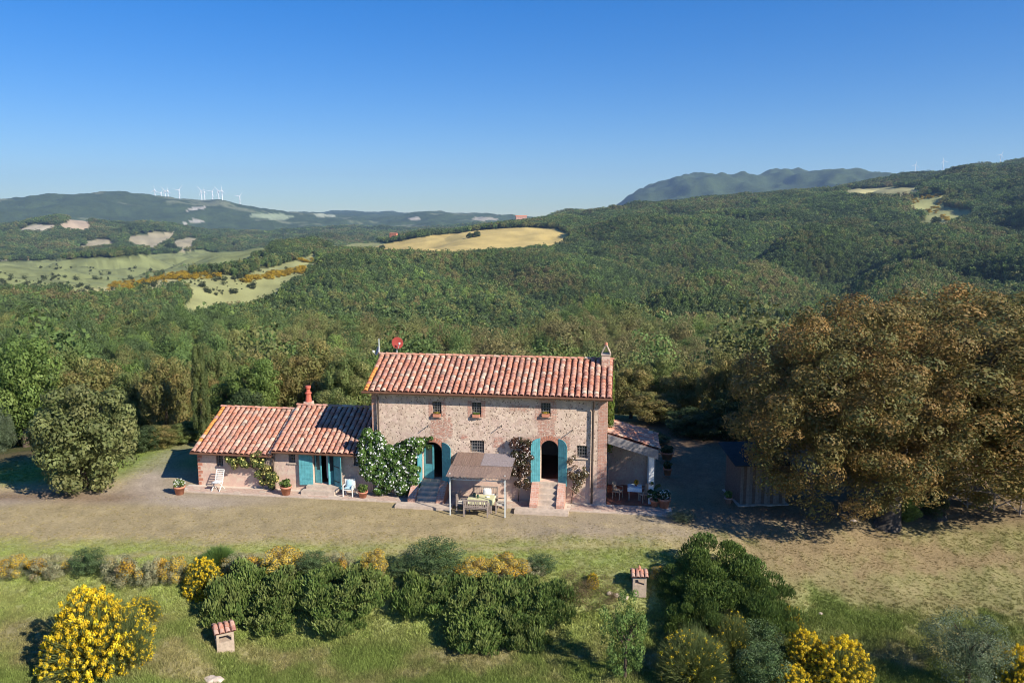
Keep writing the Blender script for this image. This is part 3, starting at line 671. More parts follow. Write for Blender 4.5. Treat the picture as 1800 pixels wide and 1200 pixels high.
def roof_slope(hr, roof, x0, x1, e, r_, ncol, rows, mat, maxp, wf=.78, edge=None, tl=None, seed=1, axis='v', stuffmat=None, edge_r=False):
    """tiles on the slope from eave e=(v,z) up to ridge r_=(v,z); axis 'v' climbs with v, 'x' climbs towards -x"""
    rs = random.Random(seed); dv = r_[0]-e[0]; dz = r_[1]-e[1]; L = math.hypot(dv, dz); ang = math.atan2(dz, abs(dv)); pitch = (x1-x0)/ncol; step = L/rows
    me = make_tile(step*1.28, pitch*wf).mesh('tile', mat); tiles = []
    sgn = 1 if dv > 0 else -1
    cells = [(i, k) for k in range(rows) for i in range(ncol)]
    left = MB(); lr = []
    for n, (i, k) in enumerate(cells):
        f = (k*step - .03)/L; v = e[0]+dv*f; z = e[1]+dz*f+.075 + rs.uniform(-.006, .012); x = x0+(i+.5)*pitch + rs.uniform(-.012, .012)
        z += .022*math.sin(i*.9+k*.35+seed)*math.sin(k*.5+seed); ry = rs.uniform(-.05, .05); rz = rs.uniform(-.07, .07); slip = rs.random() < .05; v -= (.05 if slip else 0) * (1 if dv > 0 else -1)
        if axis == 'v': R = Matrix.Rotation(0 if sgn > 0 else math.pi, 4, 'Z') @ Matrix.Rotation(ang, 4, 'X') @ Matrix.Rotation(rz, 4, 'Z') @ Matrix.Rotation(ry, 4, 'Y'); p = Vector((x, v, z))
        else: R = Matrix.Rotation(math.pi/2, 4, 'Z') @ Matrix.Rotation(ang, 4, 'X') @ Matrix.Rotation(rz, 4, 'Z') @ Matrix.Rotation(ry, 4, 'Y'); p = Vector((v, x, z))
        p = p - Vector(hr.o)
        if n < maxp:
            t = bpy.data.objects.new('tile', me); COL.objects.link(t); t.parent = roof; t.matrix_local = Matrix.Translation(p) @ R
            if (edge and i == 0) or (edge_r and i == ncol-1):
                if rs.random() < .75: t.data = edge
        else:
            M = Matrix.Translation(p) @ R; b = len(left.v); left.v += [tuple(M @ vv.co) for vv in me.vertices]; left.f += [tuple(b+q for q in pl.vertices) for pl in me.polygons]; lr += [rs.random()]*len(me.vertices)
    if left.v:
        m2 = left.mesh('remaining_tiles', stuffmat or TILEA); a = m2.attributes.new('rnd', 'FLOAT', 'POINT'); a.data.foreach_set('value', lr)
        tag(ob('remaining_tiles', m2, roof), kind='stuff')
    return me, step, pitch
def edge_tile(step, pitch): return make_tile(step*1.28, pitch*.74).mesh('edge_tile', TILEO)
def ridge_tiles(hr, roof, x0, x1, v, z, n, mat):
    L = (x1-x0)/n; me = make_tile(L*1.15, .26).mesh('ridge_tile', mat)
    for i in range(n):
        t = ob('ridge_tile', me, roof); t.matrix_local = Matrix.Translation(Vector((x0+i*L, v, z+.05+random.uniform(-.008, .008))) - Vector(hr.o)) @ Matrix.Rotation(-math.pi/2 + random.uniform(-.03, .03), 4, 'Z')
def window(hr, x0, x1, z0, z1, nx, nz, v=0.0, sill=True, tilt=0):
    f = MB(); w = .05; d = v+.22
    f.box(x0, x0+w, d, d+.05, z0, z1); f.box(x1-w, x1, d, d+.05, z0, z1); f.box(x0+w, x1-w, d, d+.05, z0, z0+w); f.box(x0+w, x1-w, d, d+.05, z1-w, z1); f.box((x0+x1)/2-.02, (x0+x1)/2+.02, d-.004, d+.046, z0+w, z1-w)
    o = hr.part('window', f, GREYW); g = MB().box(x0+w, x1-w, d+.02, d+.03, z0+w, z1-w); hr.part('pane', g, GLASS, o)
    b = MB()
    for i in range(1, nx+1): x = x0+(x1-x0)*i/(nx+1); b.box(x-.011, x+.011, v+.05, v+.072, z0, z1)
    for i in range(1, nz+1): z = z0+(z1-z0)*i/(nz+1); b.box(x0, x1, v+.045, v+.067, z-.011, z+.011)
    hr.part('grille', b, simple_grille, o)
    if sill: hr.part('sill', MB().box(x0-.06, x1+.06, v-.07, v+.2, z0-.06, z0+.005), STN, o)
    return o
simple_grille = simple('rusted_iron', (.20,.19,.18), .7, .3, 9)
def shutter(hr, hx, v, z0, z1, width, ang, arch=0, side=1):
    """leaf hinged at hx, opened by ang; side +1 leaf reaches to +x when ang=0"""
    mb = MB(); n = 5; w = width/n; M = Matrix.Translation((hx, v, 0)) @ Matrix.Rotation(ang, 4, 'Z')
    for i in range(n):
        xa, xb = sorted((side*(i*w+.003), side*((i+1)*w-.003)))
        def top(x): q = abs(x)/width; return z1 - arch*(1-math.sqrt(max(0, 1-(1-q)**2))) if arch > 0 else z1 - abs(arch)*(1-math.sqrt(max(0, 1-q**2)))
        ta, tb = top(xa), top(xb)
        for s_ in (0,):
            p = [(xa,0,z0),(xb,0,z0),(xb,.035,z0),(xa,.035,z0),(xa,0,ta),(xb,0,tb),(xb,.035,tb),(xa,.035,ta)]; b = len(mb.v); mb.v += [tuple(M @ Vector(q)) for q in p]
            mb.f += [tuple(b+k for k in q) for q in ((0,3,2,1),(4,5,6,7),(0,1,5,4),(1,2,6,5),(2,3,7,6),(3,0,4,7))]
    o = hr.part('shutter', mb, TEAL); st = MB(); xa, xb = sorted((0.0, side*width*.8))
    for f in (.18, .62): st.box(xa, xb, -.012, -.001, z0+(z1-z0)*f, z0+(z1-z0)*f+.05, M)
    hr.part('hinge_strap', st, IRON if abs(arch) < .01 else TEAL, o)
    return o
def glazed_leaf(hr, hx, v, z0, z1, width, ang, side):
    M = Matrix.Translation((hx, v, 0)) @ Matrix.Rotation(ang, 4, 'Z'); mb = MB(); s = lambda a, b: sorted((side*a, side*b))
    w = .09
    for a, b, c, d in ((0, w, z0, z1), (width-w, width, z0, z1)): q = s(a, b); mb.box(q[0], q[1], 0, .045, c, d, M)
    q = s(w, width-w); zm = z0+(z1-z0)*.38
    mb.box(q[0], q[1], 0, .045, z0, z0+.12, M); mb.box(q[0], q[1], .01, .035, z0+.12, zm, M); mb.box(q[0], q[1], 0, .045, zm, zm+.08, M); mb.box(q[0], q[1], 0, .045, z1-.09, z1, M)
    o = hr.part('glazed_door', mb, TEAL); hr.part('pane', MB().box(q[0], q[1], .018, .026, zm+.08, z1-.09, M), GLASS, o); return o
# ---- main farmhouse
HM = HR('stone_farmhouse', 0, 0, 0, 'two storey stone farmhouse with terracotta roof and teal shutters', 'farmhouse')
EV, EZ, RV, RZ = -.38, 5.98, 3.0, 7.45; XL, XR = -13.1, 0.0; DEP = 6.0
def fr(px0, px1, py0, py1, v=0):
    a = fac((px0+px1)/2, py1, v); b = fac((px0+px1)/2, py0, v); return fac(px0, (py0+py1)/2, v)[0], fac(px1, (py0+py1)/2, v)[0], a[1], b[1]
w1 = fr(760, 776, 706, 732); w2 = fr(829, 846, 707, 733); w3 = fr(951, 968, 708, 732); w5 = fr(826, 851, 774, 795); w4 = fr(1014, 1032, 783, 805)
D1X0, D1X1 = fac(743, 810)[0], fac(777, 810)[0]; D2X0, D2X1 = fac(950, 810)[0], fac(981, 810)[0]
D1Z0, D1S = .98, fac(760, 792)[1]; D2Z0, D2S = 1.18, fac(965, 789)[1]
holes = [hole_rect(*w) for w in (w1, w2, w3, w5, w4)] + [hole_arch(D1X0, D1X1, D1Z0, D1S, rise=.5), hole_arch(D2X0, D2X1, D2Z0, D2S)]
P_ = lambda a, b, c, d, r: (*fr(a, b, c, d), r)
patches = [(-.50, .1, .9, 6.2, .05), (-13.2, -12.86, -.1, 6.2, .04), P_(756, 794, 733, 768, .3), P_(776, 784, 702, 733, .12), P_(753, 760, 704, 733, .05), P_(845, 853, 704, 734, .08), P_(822, 829, 704, 734, .06),
           P_(940, 951, 712, 740, .2), P_(968, 978, 698, 740, .12), P_(945, 975, 732, 765, .2), P_(948, 972, 698, 708, .05), P_(936, 1002, 766, 790, .14), P_(738, 785, 768, 790, .16), P_(866, 886, 768, 786, .2), P_(903, 945, 770, 800, .3), P_(808, 822, 764, 772, .15), P_(895,930,712,722,.25)]
WALLM = wall_mat('rubble_wall', patches)
wfront = HM.part('wall', holed_wall(hole_rect(XL, XR, -.3, 5.93), holes, 0, .5), WALLM)
BR_ = BRK
side = MB()
for x0, x1 in ((XL, XL+.5), (XR-.5, XR)):
    side.poly([(x0,.5,-.3),(x0,.5,5.93),(x0,RV,RZ-.1),(x0,DEP,5.93),(x0,DEP,-.3)][::1]); side.poly([(x1,.5,-.3),(x1,.5,5.93),(x1,RV,RZ-.1),(x1,DEP,5.93),(x1,DEP,-.3)][::-1])
side.box(XL+.5, XR-.5, DEP-.4, DEP, -.3, 5.9)
HM.part('wall', side, WALLM)
fl = MB().box(XL+.5, XR-.5, .5, DEP-.4, .8, 1.0).box(XL+.5, XR-.5, .5, DEP-.4, 3.9, 4.05).box(-7.6, -7.4, .5, DEP-.4, 1.0, 3.9); HM.part('inner_floor', fl, FLOORR)
pan = MB().box(XL-.35, XR+.25, 0, .001, 0, .001); pan = MB()
def slab(mb, x0, x1, a, b, th=.07):
    (va, za), (vb, zb) = a, b
    mb.quad((x0,va,za),(x1,va,za),(x1,vb,zb),(x0,vb,zb)); mb.quad((x0,va,za-th),(x0,vb,zb-th),(x1,vb,zb-th),(x1,va,za-th)); mb.quad((x0,va,za-th),(x1,va,za-th),(x1,va,za),(x0,va,za))
    mb.quad((x0,va,za-th),(x0,va,za),(x0,vb,zb),(x0,vb,zb-th)); mb.quad((x1,va,za-th),(x1,vb,zb-th),(x1,vb,zb),(x1,va,za)); return mb
slab(pan, XL-.38, XR+.24, (EV, EZ+.05), (RV, RZ+.05)); slab(pan, XL-.38, XR+.24, (DEP+.4, EZ+.05), (RV, RZ+.05))
roof = HM.part('roof', pan, UNDER)
et = edge_tile(3.72/13, 13.62/41)
roof_slope(HM, roof, XL-.38, XR+.24, (EV, EZ), (RV, RZ), 41, 13, TILE, 300, edge=et, seed=3)
roof_slope(HM, roof, XL-.38, XR+.24, (DEP+.4, EZ), (RV, RZ), 41, 12, TILE, 0, seed=4)
ridge_tiles(HM, roof, XL-.42, XR+.22, RV, RZ+.06, 34, TILE)
g = MB(); pts = [(XL-.42, EV-.055, EZ-.01), (XR+.28, EV-.055, EZ-.02)]; g.tube(pts, .07, 8); HM.part('gutter', g, EAVE)
HM.part('eave_board', MB().box(XL-.3, XR+.2, EV+.02, -.002, EZ-.05, EZ-.02), EAVE)
dp = MB().tube([(-.72, EV-.1, EZ-.05), (-.74, -.16, EZ-.5), (-.76, -.13, EZ-.7), (-.78, -.13, .1)], .06, 8); HM.part('downpipe', dp, PIPE)
dp = MB().tube([(XL+.45, EV-.1, EZ-.05), (XL+.42, -.14, EZ-.4), (XL+.4, -.12, EZ-.6), (XL+.4, -.12, .1)], .05, 8); HM.part('downpipe', dp, PIPE)
for w, nx, nz in ((w1,3,5),(w2,3,5),(w3,3,4),(w5,5,3),(w4,3,3)): window(HM, *w, nx, nz)
# brick arches over the doors: each voussoir a brick
brk = MB().box(-.045, .045, -.012, .14, -.13, .13).mesh('brick', BRK)
for (xa, xb, zs, rise) in ((D1X0, D1X1, D1S, .5), (D2X0, D2X1, D2S, (D2X1-D2X0)/2)):
    c = (xa+xb)/2; r = (xb-xa)/2
    for k in range(15):
        a = math.pi*(k+.5)/15; x = c+(r+.14)*math.cos(a); z = zs+(rise+.14)*math.sin(a); b = ob('brick', brk, wfront, (x, 0, z), (0, math.pi/2-a, 0))
for px0, py0 in ((753, 747), (882, 747), (1007, 755)):
    x, z = fac(px0, py0); HM.part('tie_rod', MB().tube([(x, .02, z), (x+.03, -.36, z-.02)], .022, 6), IRON)
# steps (stone) and their brick flank walls
def steps(hr, x0, x1, ztop, n, mat, name='step', run=.27):
    rise = ztop/n
    for k in range(n):
        hr.part(name, MB().box(x0, x1, -run*(n-k)-.02*(k % 2), -.003 if k == n-1 else -run*(n-k-1)+.0, .0 if k == 0 else rise*k*1.0-.05, rise*(k+1)), mat)
for x0, x1, zt, n in ((D1X0-.1, D1X1-.05, .97, 5), (D2X0-.02, D2X1+.02, 1.16, 5)):
    steps(HM, x0, x1, zt, n, STN)
    for xa, xb in ((x0-.42, x0-.005), (x1+.005, x1+.42)):
        m = MB(); L = .27*n+.05; pr = [(0, 0), (0, zt+.02), (-.35, zt+.02), (-L, .34), (-L, 0)]
        m.poly([(xa, v-.003, z) for v, z in pr]); m.poly([(xb, v-.003, z) for v, z in reversed(pr)])
        for q in range(len(pr)): (v0, z0), (v1_, z1) = pr[q], pr[(q+1) % len(pr)]; m.quad((xa, v0-.003, z0), (xb, v0-.003, z0), (xb, v1_-.003, z1), (xa, v1_-.003, z1))
        HM.part('stair_wall', m, wall_mat('stair_brick', [(-20, 2, -.2, 3, .0)]) if 'stair_brick' not in bpy.data.materials else bpy.data.materials['stair_brick'])
HM.part('step_landing', MB().box(fac(912,880)[0], fac(1003,880)[0], -2.0, -1.36, -.1, .16), STN)
HM.part('step_landing', MB().box(-11.3, -8.2, -2.05, -1.4, -.1, .14), STN)
# shutters and door leaves
shutter(HM, D1X1+.01, -.03, D1Z0-.12, D1S+.52, .62, math.radians(-28), arch=-.3, side=1)
shutter(HM, D1X0-.02, -.03, D1Z0-.1, D1S+.4, .55, math.radians(78), arch=-.2, side=-1)
shutter(HM, D2X0-.01, -.03, D2Z0-.08, D2S+.60, .52, math.radians(14), arch=-.42, side=-1)
shutter(HM, D2X1+.01, -.03, D2Z0-.16, D2S+.60, .52, math.radians(-22), arch=-.42, side=1)
glazed_leaf(HM, D1X0+.03, .22, D1Z0+.02, D1S+.3, .58, math.radians(-6), 1)
# chimney on the right gable
ch = MB(); cx0, cx1, cv0, cv1 = -.42, .05, 2.35, 2.95
ch.box(cx0, cx1, cv0, cv1, RZ-.5, RZ+.42); chim = HM.part('chimney', ch, wall_mat('chimney_wall', [(-1, 1, RZ-1, RZ+.2, .2)], pits=.5, lowz=-5))
cap = MB(); cap.box(cx0-.04, cx1+.04, cv0-.04, cv1+.04, RZ+.42, RZ+.48)
for s_ in (0, 1):
    xa = cx0-.02 if s_ == 0 else cx1+.02; xm = (cx0+cx1)/2 + (.02 if s_ else -.02)
    cap.bar((xa, cv0+.05, RZ+.48), (xm, cv0+.05, RZ+.98), .05, .05); cap.bar((xa, cv1-.05, RZ+.48), (xm, cv1-.05, RZ+.98), .05, .05)
    if s_: cap.poly([(xa, cv0, RZ+.5), (xa, cv1, RZ+.5), (xm, cv1, RZ+1.0), (xm, cv0, RZ+1.0)]); cap.poly([(xa-.04, cv0, RZ+.5), (xm-.04, cv0, RZ+1.0), (xm-.04, cv1, RZ+1.0), (xa-.04, cv1, RZ+.5)])
HM.part('chimney_cap', cap, STN, chim); HM.part('chimney_pot', MB().tube([((cx0+cx1)/2, 2.65, RZ+.96), ((cx0+cx1)/2, 2.65, RZ+1.12)], [.1, .07], 8), TERRA, chim)
# satellite dishes
def dish(name, lx, lv, z, r, ztop, aim, mat, label, mast):
    hr = HR(name, lx, lv, z, label, 'satellite dish'); m = MB().tube([(lx, lv, z), (lx, lv, z+mast)], .03, 8); hr.part('mast', m, STEEL)
    d = Vector(aim).normalized(); q = d.to_track_quat('Z', 'Y').to_matrix().to_4x4(); c = Vector((lx, lv, ztop)) + d*.12
    d_ = MB(); d_.lathe([(.001, -.10*r*2), (r*.35, -.085*r*2), (r*.7, -.04*r*2), (r, .03*r), (r+.015, .03*r), (r*.7, -.06*r*2-.01), (.001, -.12*r*2-.01)], n=24)
    d_.v = [tuple(q @ Vector(p) + c) for p in d_.v]; hr.part('dish', d_, mat, smooth=True)
    a = c + q.to_3x3() @ Vector((0, -r*.95, 0)); b = c + d*r*1.05 + q.to_3x3() @ Vector((0, -r*.25, 0)); hr.part('feed_arm', MB().bar(a, b, .03), STEEL); hr.part('feed_horn', MB().bar(b, b - d*.12, .09), WHITEP); hr.part('bracket', MB().bar(Vector((lx, lv, ztop)), c - d*.08, .06), STEEL)
dx, dz = fac(697, 604, 3.2); dish('satellite_dish', dx, 3.25, RZ-.2, .34, dz+.02, (.55, -.75, .30), simple('red_dish_paint', (.27,.045,.035), .75, .12, 3, .15), 'round rust red satellite dish on the roof ridge near its left end', dz-RZ+.3)
dx, dz = fac(665, 618, 3.0); dish('satellite_dish', dx+.02, 3.1, 6.9, .26, dz, (-.8, -.45, .28), simple('grey_dish_paint', (.25,.26,.30), .5, .1, 3, .4), 'small grey satellite dish on a mast at the left gable end', fac(668, 596, 3.0)[1]-6.9)
# ---- annexes
def annex(name, label, xa, xb, dz, ncol, hls, seed, mat, lichen, left_edge):
    hr = HR(name, xa, 0, 0, label, 'annex'); ev, ez, rv, rz = -.38, 2.16+dz, 3.45, 3.92+dz
    hr.part('wall', holed_wall(hole_rect(xa, xb, -.4, ez+.06), hls, 0, .4), mat)
    s_ = MB()
    for q0, q1 in ((xa, xa+.3), (xb-.3, xb)):
        pf = [(.4,-.4),(.4,ez+.06),(rv,rz-.12),(6.2,ez+.2),(6.2,-.4)]; s_.poly([(q0, v, z) for v, z in pf]); s_.poly([(q1, v, z) for v, z in reversed(pf)])
    s_.box(xa+.3, xb-.3, 5.9, 6.2, -.4, ez+.2); hr.part('wall', s_, mat)
    rf = MB(); slab(rf, xa-.2*left_edge, xb+.05, (ev, ez+.05), (rv, rz+.05)); slab(rf, xa-.2*left_edge, xb+.05, (6.5, ez+.12), (rv, rz+.05)); rf = hr.part('roof', rf, UNDER)
    et = edge_tile(4.2/14, (xb+.05-xa+.2*left_edge)/ncol) if left_edge else None
    roof_slope(hr, rf, xa-.2*left_edge, xb+.05, (ev, ez), (rv, rz), ncol, 14, lichen, 300, .82, edge=et, seed=seed)
    hr.part('gutter', MB().tube([(xa-.2*left_edge, ev-.05, ez-.01), (xb, ev-.05, ez-.02)], .06, 8), EAVE)
    ridge_tiles(hr, rf, xa-.2*left_edge, xb, rv, rz+.06, int((xb-xa)/.4), lichen)
    hr.part('inner_floor', MB().box(xa+.3, xb-.3, .4, 5.9, .2, .35), FLOORR)
    return hr
PLAST = wall_mat('pink_plaster', [], (.58,.42,.33), (.66,.46,.37), .35, 1.2)
a1 = fr(380, 392, 800, 819); a2 = fr(507, 519, 794, 813); a3 = fr(622, 634, 797, 818); AD0, AD1 = fac(550, 820)[0], fac(587, 820)[0]; ADZ0, ADZ1 = .42, fac(566, 796)[1]
HA = annex('left_annex', 'low left end annex with weathered tile roof and climbing yellow rose', -23.72, -19.0, -.10, 15, [hole_rect(*a1)], 5, PLAST, TILEW, 1)
HB = annex('middle_annex', 'low middle annex between end room and tall house with teal shutters', -18.97, -13.13, .16, 18, [hole_rect(*a2), hole_rect(*a3), hole_rect(AD0, AD1, ADZ0, ADZ1)], 6, PLAST, TILEW, 0)
window(HA, *a1, 2, 3, sill=False); window(HB, *a2, 2, 3); window(HB, *a3, 2, 3)
shutter(HB, AD0+.0, -.03, ADZ0-.05, ADZ1+.02, .78, math.radians(10), arch=.28, side=-1); shutter(HB, AD1+.01, -.03, ADZ0-.12, ADZ1+.0, .66, math.radians(-35), side=1)
glazed_leaf(HB, AD0+.04, .2, ADZ0+.02, ADZ1-.03, .42, math.radians(-12), 1); glazed_leaf(HB, AD1-.04, .25, ADZ0+.02, ADZ1-.03, .42, math.radians(50), -1)
HB.part('curtain', MB().box(AD0+.62, AD0+.8, .5, .53, ADZ0+.2, ADZ1-.1), WHT)
HB.part('step', MB().box(AD0-.3, AD1+.35, -.36, -.003, .0, .40), STN); HB.part('step', MB().box(AD0-.45, AD1+.25, -.78, -.363, -.02, .24), STN)
HA.part('downpipe', MB().tube([(-19.1, -.47, 2.15), (-19.02, -.14, 1.95), (-19.0, -.10, .05)], .045, 8), PIPE)
# brick quoins at the left corner of the annex
qb = MB().box(0, .30, -.006, .12, 0, .17).mesh('brick', BRK)
for k in range(9): ob('brick', qb, HA.r.children[0], (-.012, 0, .05+k*.23), None, ((1 if k % 2 else .6), 1, 1))
# annex chimney
cxx, _ = fac(542, 712, 3.6); HCz = 3.8
chh = MB().box(cxx-.26, cxx+.22, 3.5, 3.95, 3.4, 4.35); chm = HB.part('chimney', chh, PLAST)
HB.part('chimney_pot', MB().lathe([(.20,0),(.17,.25),(.15,.45),(.20,.5),(.20,.56),(.13,.6),(.11,.78),(.17,.85),(.16,.98),(.02,1.0)], (cxx-.02, 3.72, 4.35), 12), simple('glazed_red_pot', (.55,.14,.09), .6, .35, 8), chm)
# ---- side porch, sloping down to the right
HP = HR('side_porch', .02, .1, 0, 'open side porch with sloping tiled roof and white pillar', 'porch')
px1 = 2.75; zt, zb = 4.35, 3.0; pv0, pv1 = .15, 3.3
zt = fac(1072, 762, pv0)[1]; zb = fac(1157, 790, pv0)[1]; 
rf = MB(); rf.quad((.03,pv0,zt),(px1,pv0,zb),(px1,pv1,zb),(.03,pv1,zt)); rf.quad((.03,pv0,zt-.08),(.03,pv1,zt-.08),(px1,pv1,zb-.08),(px1,pv0,zb-.08)); rf.quad((.03,pv0,zt-.08),(px1,pv0,zb-.08),(px1,pv0,zb),(.03,pv0,zt)); rf.quad((px1,pv0,zb-.08),(px1,pv1,zb-.08),(px1,pv1,zb),(px1,pv0,zb)); rf.quad((.03,pv1,zt),(px1,pv1,zb),(px1,pv1,zb-.08),(.03,pv1,zt-.08))
rfo = HP.part('roof', rf, UNDER); roof_slope(HP, rfo, pv0+.02, pv1, (px1+.03, zb-.02), (.05, zt-.02), 10, 10, TILEW, 300, seed=9, axis='x')
# canvas/board valance along the front edge
sl_ = (zb-zt)/(px1-.03)
for k in range(5):
    m = MB(); x0 = .03; z0 = zt-.02-k*.13; m.poly([(x0, pv0-.04-.004*k, z0), (x0, pv0-.04-.004*k, z0-.125), (px1, pv0-.04-.004*k, z0-.125+sl_*(px1-x0)), (px1, pv0-.04-.004*k, z0+sl_*(px1-x0))]); m.poly([(x0, pv0-.015-.004*k, z0), (px1, pv0-.015-.004*k, z0+sl_*(px1-x0)), (px1, pv0-.015-.004*k, z0-.125+sl_*(px1-x0)), (x0, pv0-.015-.004*k, z0-.125)])
    if k < 4: HP.part('board', m, simple('whitewashed_board', (.30,.27,.255), .8, .2, 8) if 'whitewashed_board' not in bpy.data.materials else bpy.data.materials['whitewashed_board'])
HP.part('pillar', MB().box(2.28, 2.55, .2, .47, .1, zb-.2), WHITEP); HP.part('pillar', MB().box(2.3, 2.55, 2.9, 3.2, .1, zb-.2), WHITEP)
HP.part('beam', MB().box(2.3, 2.5, .48, 2.88, zb-.3, zb-.1), GREYW)
HP.part('wall', MB().box(.03, 2.75, 3.2, 3.45, -.3, zb-.1).poly([(.03,3.2,zb-.1),(2.75,3.2,zb-.1),(.03,3.2,zt-.1)]), PLAST)
HP.part('porch_floor', MB().box(.03, 2.65, .12, 3.2, -.2, .1), FLOORR)
# ---- paved walk along the facade
WK = HR('paved_walk', -12, -.6, 0, 'narrow brick paved walk running along the foot of the facade', 'paved walk')
wb = MB().box(-24.3, 3.5, -1.13, -.003, -.3, .035); wk = WK.part('paving_bed', wb, MORT)
pvm = MB().box(.012, .388, .012, .248, 0, .03).mesh('paver', PAV); pvm2 = MB().box(.012, .388, .012, .248, 0, .03).mesh('paver', STN)
cnt = 0
for j in range(4):
    for i in range(69):
        x = -24.25+i*.40+(.2 if j % 2 else 0); v = -1.10+j*.26
        if (-9.95 < x < -8.35 and v > -1.3) or (D2X0-.8 < x < D2X1+.5) or x > 3.05 or (x < .0 and v > -.33) : continue
        if AD0-.6 < x < AD1+.3 and v > -.85: continue
        cnt += 1
        if cnt > 290: break
        xx, vv = x+12, v+.6; ob('paver', pvm if random.random() < .75 else pvm2, wk, (xx, vv, .022+random.uniform(-.006, .006)), random.uniform(-.02, .02))
WK.part('kerb', MB().box(-24.4, 3.55, -1.25, -1.134, -.3, .05), STN)

#@@FURNITURE
# ------------------------------------------------------------------ pergola
HG = HR('pergola', -6.65, -2.6, 0, 'white steel pergola with reed mat roof against the facade', 'pergola')
gx0, gx1, gv = -8.11, -5.19, -2.6; zf_, zb_ = 2.12, fac(858, 797, -.05)[1]
for x in (gx0, gx1): HG.part('post', MB().box(x-.028, x+.028, gv-.03, gv+.03, gz(*tow(x, gv))-.05, zf_+.16), STEEL)
tr = MB().bar((gx0+.03, gv, zf_), (gx1-.03, gv, zf_), .035).bar((gx0+.03, gv, zf_-.17), (gx1-.03, gv, zf_-.17), .035)
n = 16
for k in range(n): xa = gx0+.05+(gx1-gx0-.1)*k/n; xb = gx0+.05+(gx1-gx0-.1)*(k+1)/n; tr.bar((xa, gv, zf_-.17 if k % 2 else zf_), (xb, gv, zf_ if k % 2 else zf_-.17), .022)
HG.part('lattice_beam', tr, STEEL)
sb = MB()
for x in (gx0, (gx0+gx1)/2, gx1): sb.bar((x, gv, zf_+.06), (x, -.02, zb_-.03), .04)
HG.part('rafter', sb, STEEL)
def reedmat(name, lab, x0, x1, v0, v1, along, col, seed, dz=0):
    rs = random.Random(seed); mb = MB()
    zz = lambda v: zf_+.11+(zb_+.02-zf_-.11)*(v-gv)/(0-gv)+dz
    if along == 'v':
        k = int((x1-x0)/.022)
        for i in range(k): x = x0+(i+.5)*.022; e0 = rs.uniform(-.10, .03); e1 = rs.uniform(-.03, .03); q = rs.uniform(0, .012); mb.bar((x+rs.uniform(-.01,.01), v0+e0, zz(v0+e0)+q), (x+rs.uniform(-.01,.01), v1+e1, zz(v1+e1)+q), .019, .012)
    else:
        k = int((v1-v0)/.022)
        for i in range(k): v = v0+(i+.5)*.022; q = rs.uniform(0, .012); mb.bar((x0+rs.uniform(-.05,.02), v, zz(v)+q), (x1+rs.uniform(-.03,.06), v, zz(v)+q), .019, .012)
    return tag(HG.part(name, mb, simple(col[0], col[1], .9, .35, 14)), lab, kind='stuff')
reedmat('reed_mat', 'brown reed matting', gx0-.15, gx1+.28, gv-.25, -1.55, 'v', ('reed_brown', (.27,.19,.15)), 1)
reedmat('reed_mat', 'brown reed matting', gx0-.10, -6.62, -1.58, -.05, 'v', ('reed_brown_two', (.25,.17,.13)), 2, .012)
reedmat('reed_mat', 'grey weathered reed matting', -6.65, gx1+.22, -1.56, -.08, 'x', ('reed_grey', (.32,.27,.26)), 3, .026)
# ------------------------------------------------------------------ garden furniture
def slat_bench(name, lx, lv, rz, w, label, cushion=False, group=None):
    x, y = tow(lx, lv); z = gz(x, y) if lv < -1.2 else .06; r = root(name, (x, y, z), rz-A, label, 'bench' if w > .9 else 'chair', group)
    P = lambda n, mb, m=GREYW: ob(n, mb.mesh(n, m), r)
    for sx in (-1, 1): P('leg', MB().box(sx*w/2-.03, sx*w/2+.03, -.27, -.21, 0, .62)); P('leg', MB().box(sx*w/2-.03, sx*w/2+.03, .21, .27, 0, .95)); P('armrest', MB().box(sx*w/2-.035, sx*w/2+.035, -.28, .208, .62, .65))
    P('seat', MB().box(-w/2+.03, w/2-.03, -.27, .21, .41, .44)); P('apron', MB().box(-w/2+.03, w/2-.03, -.262, -.24, .33, .408)); P('top_rail', MB().box(-w/2+.03, w/2-.03, .225, .255, .86, .94)); P('lower_rail', MB().box(-w/2+.03, w/2-.03, .225, .255, .50, .55))
    n = max(4, int(w/.115)); sm = MB().box(-.025, .025, .232, .25, .55, .86).mesh('slat', GREYW)
    for k in range(n): ob('slat', sm, r, (-w/2+.03+(w-.06)*(k+.5)/n, 0, 0))
    if cushion: P('cushion', MB().box(-w/2+.05, w/2-.05, -.25, .2, .443, .50), WCUSH)
    return r
slat_bench('garden_bench', -6.72, -2.52, math.pi, 1.25, 'slatted teak bench nearest the lawn, in front of the table')
slat_bench('garden_bench', -6.55, -.95, 0, 1.35, 'slatted teak bench behind the table, close to the facade')
slat_bench('garden_chair', -7.62, -1.75, math.radians(85), .62, 'teak armchair with cream cushion at the left end of the table', True)
slat_bench('garden_chair', -5.52, -1.75, math.radians(-88), .60, 'teak armchair with cream cushion at the right end of the table', True)
HT = HR('dining_table', -6.6, -1.75, gz(*tow(-6.6, -1.75)), 'outdoor dining table under a yellow green cloth beneath the pergola', 'table'); tz = HT.o[2]
HT.part('tabletop', MB().box(-7.25, -5.95, -2.1, -1.35, tz+.70, tz+.735), GREYW)
for x in (-7.18, -6.02):
    for v in (-2.03, -1.42): HT.part('leg', MB().box(x-.035, x+.035, v-.035, v+.035, tz, tz+.70), GREYW)
cl = MB(); nx = 20
cl.box(-7.28, -5.92, -2.13, -1.32, tz+.737, tz+.745)
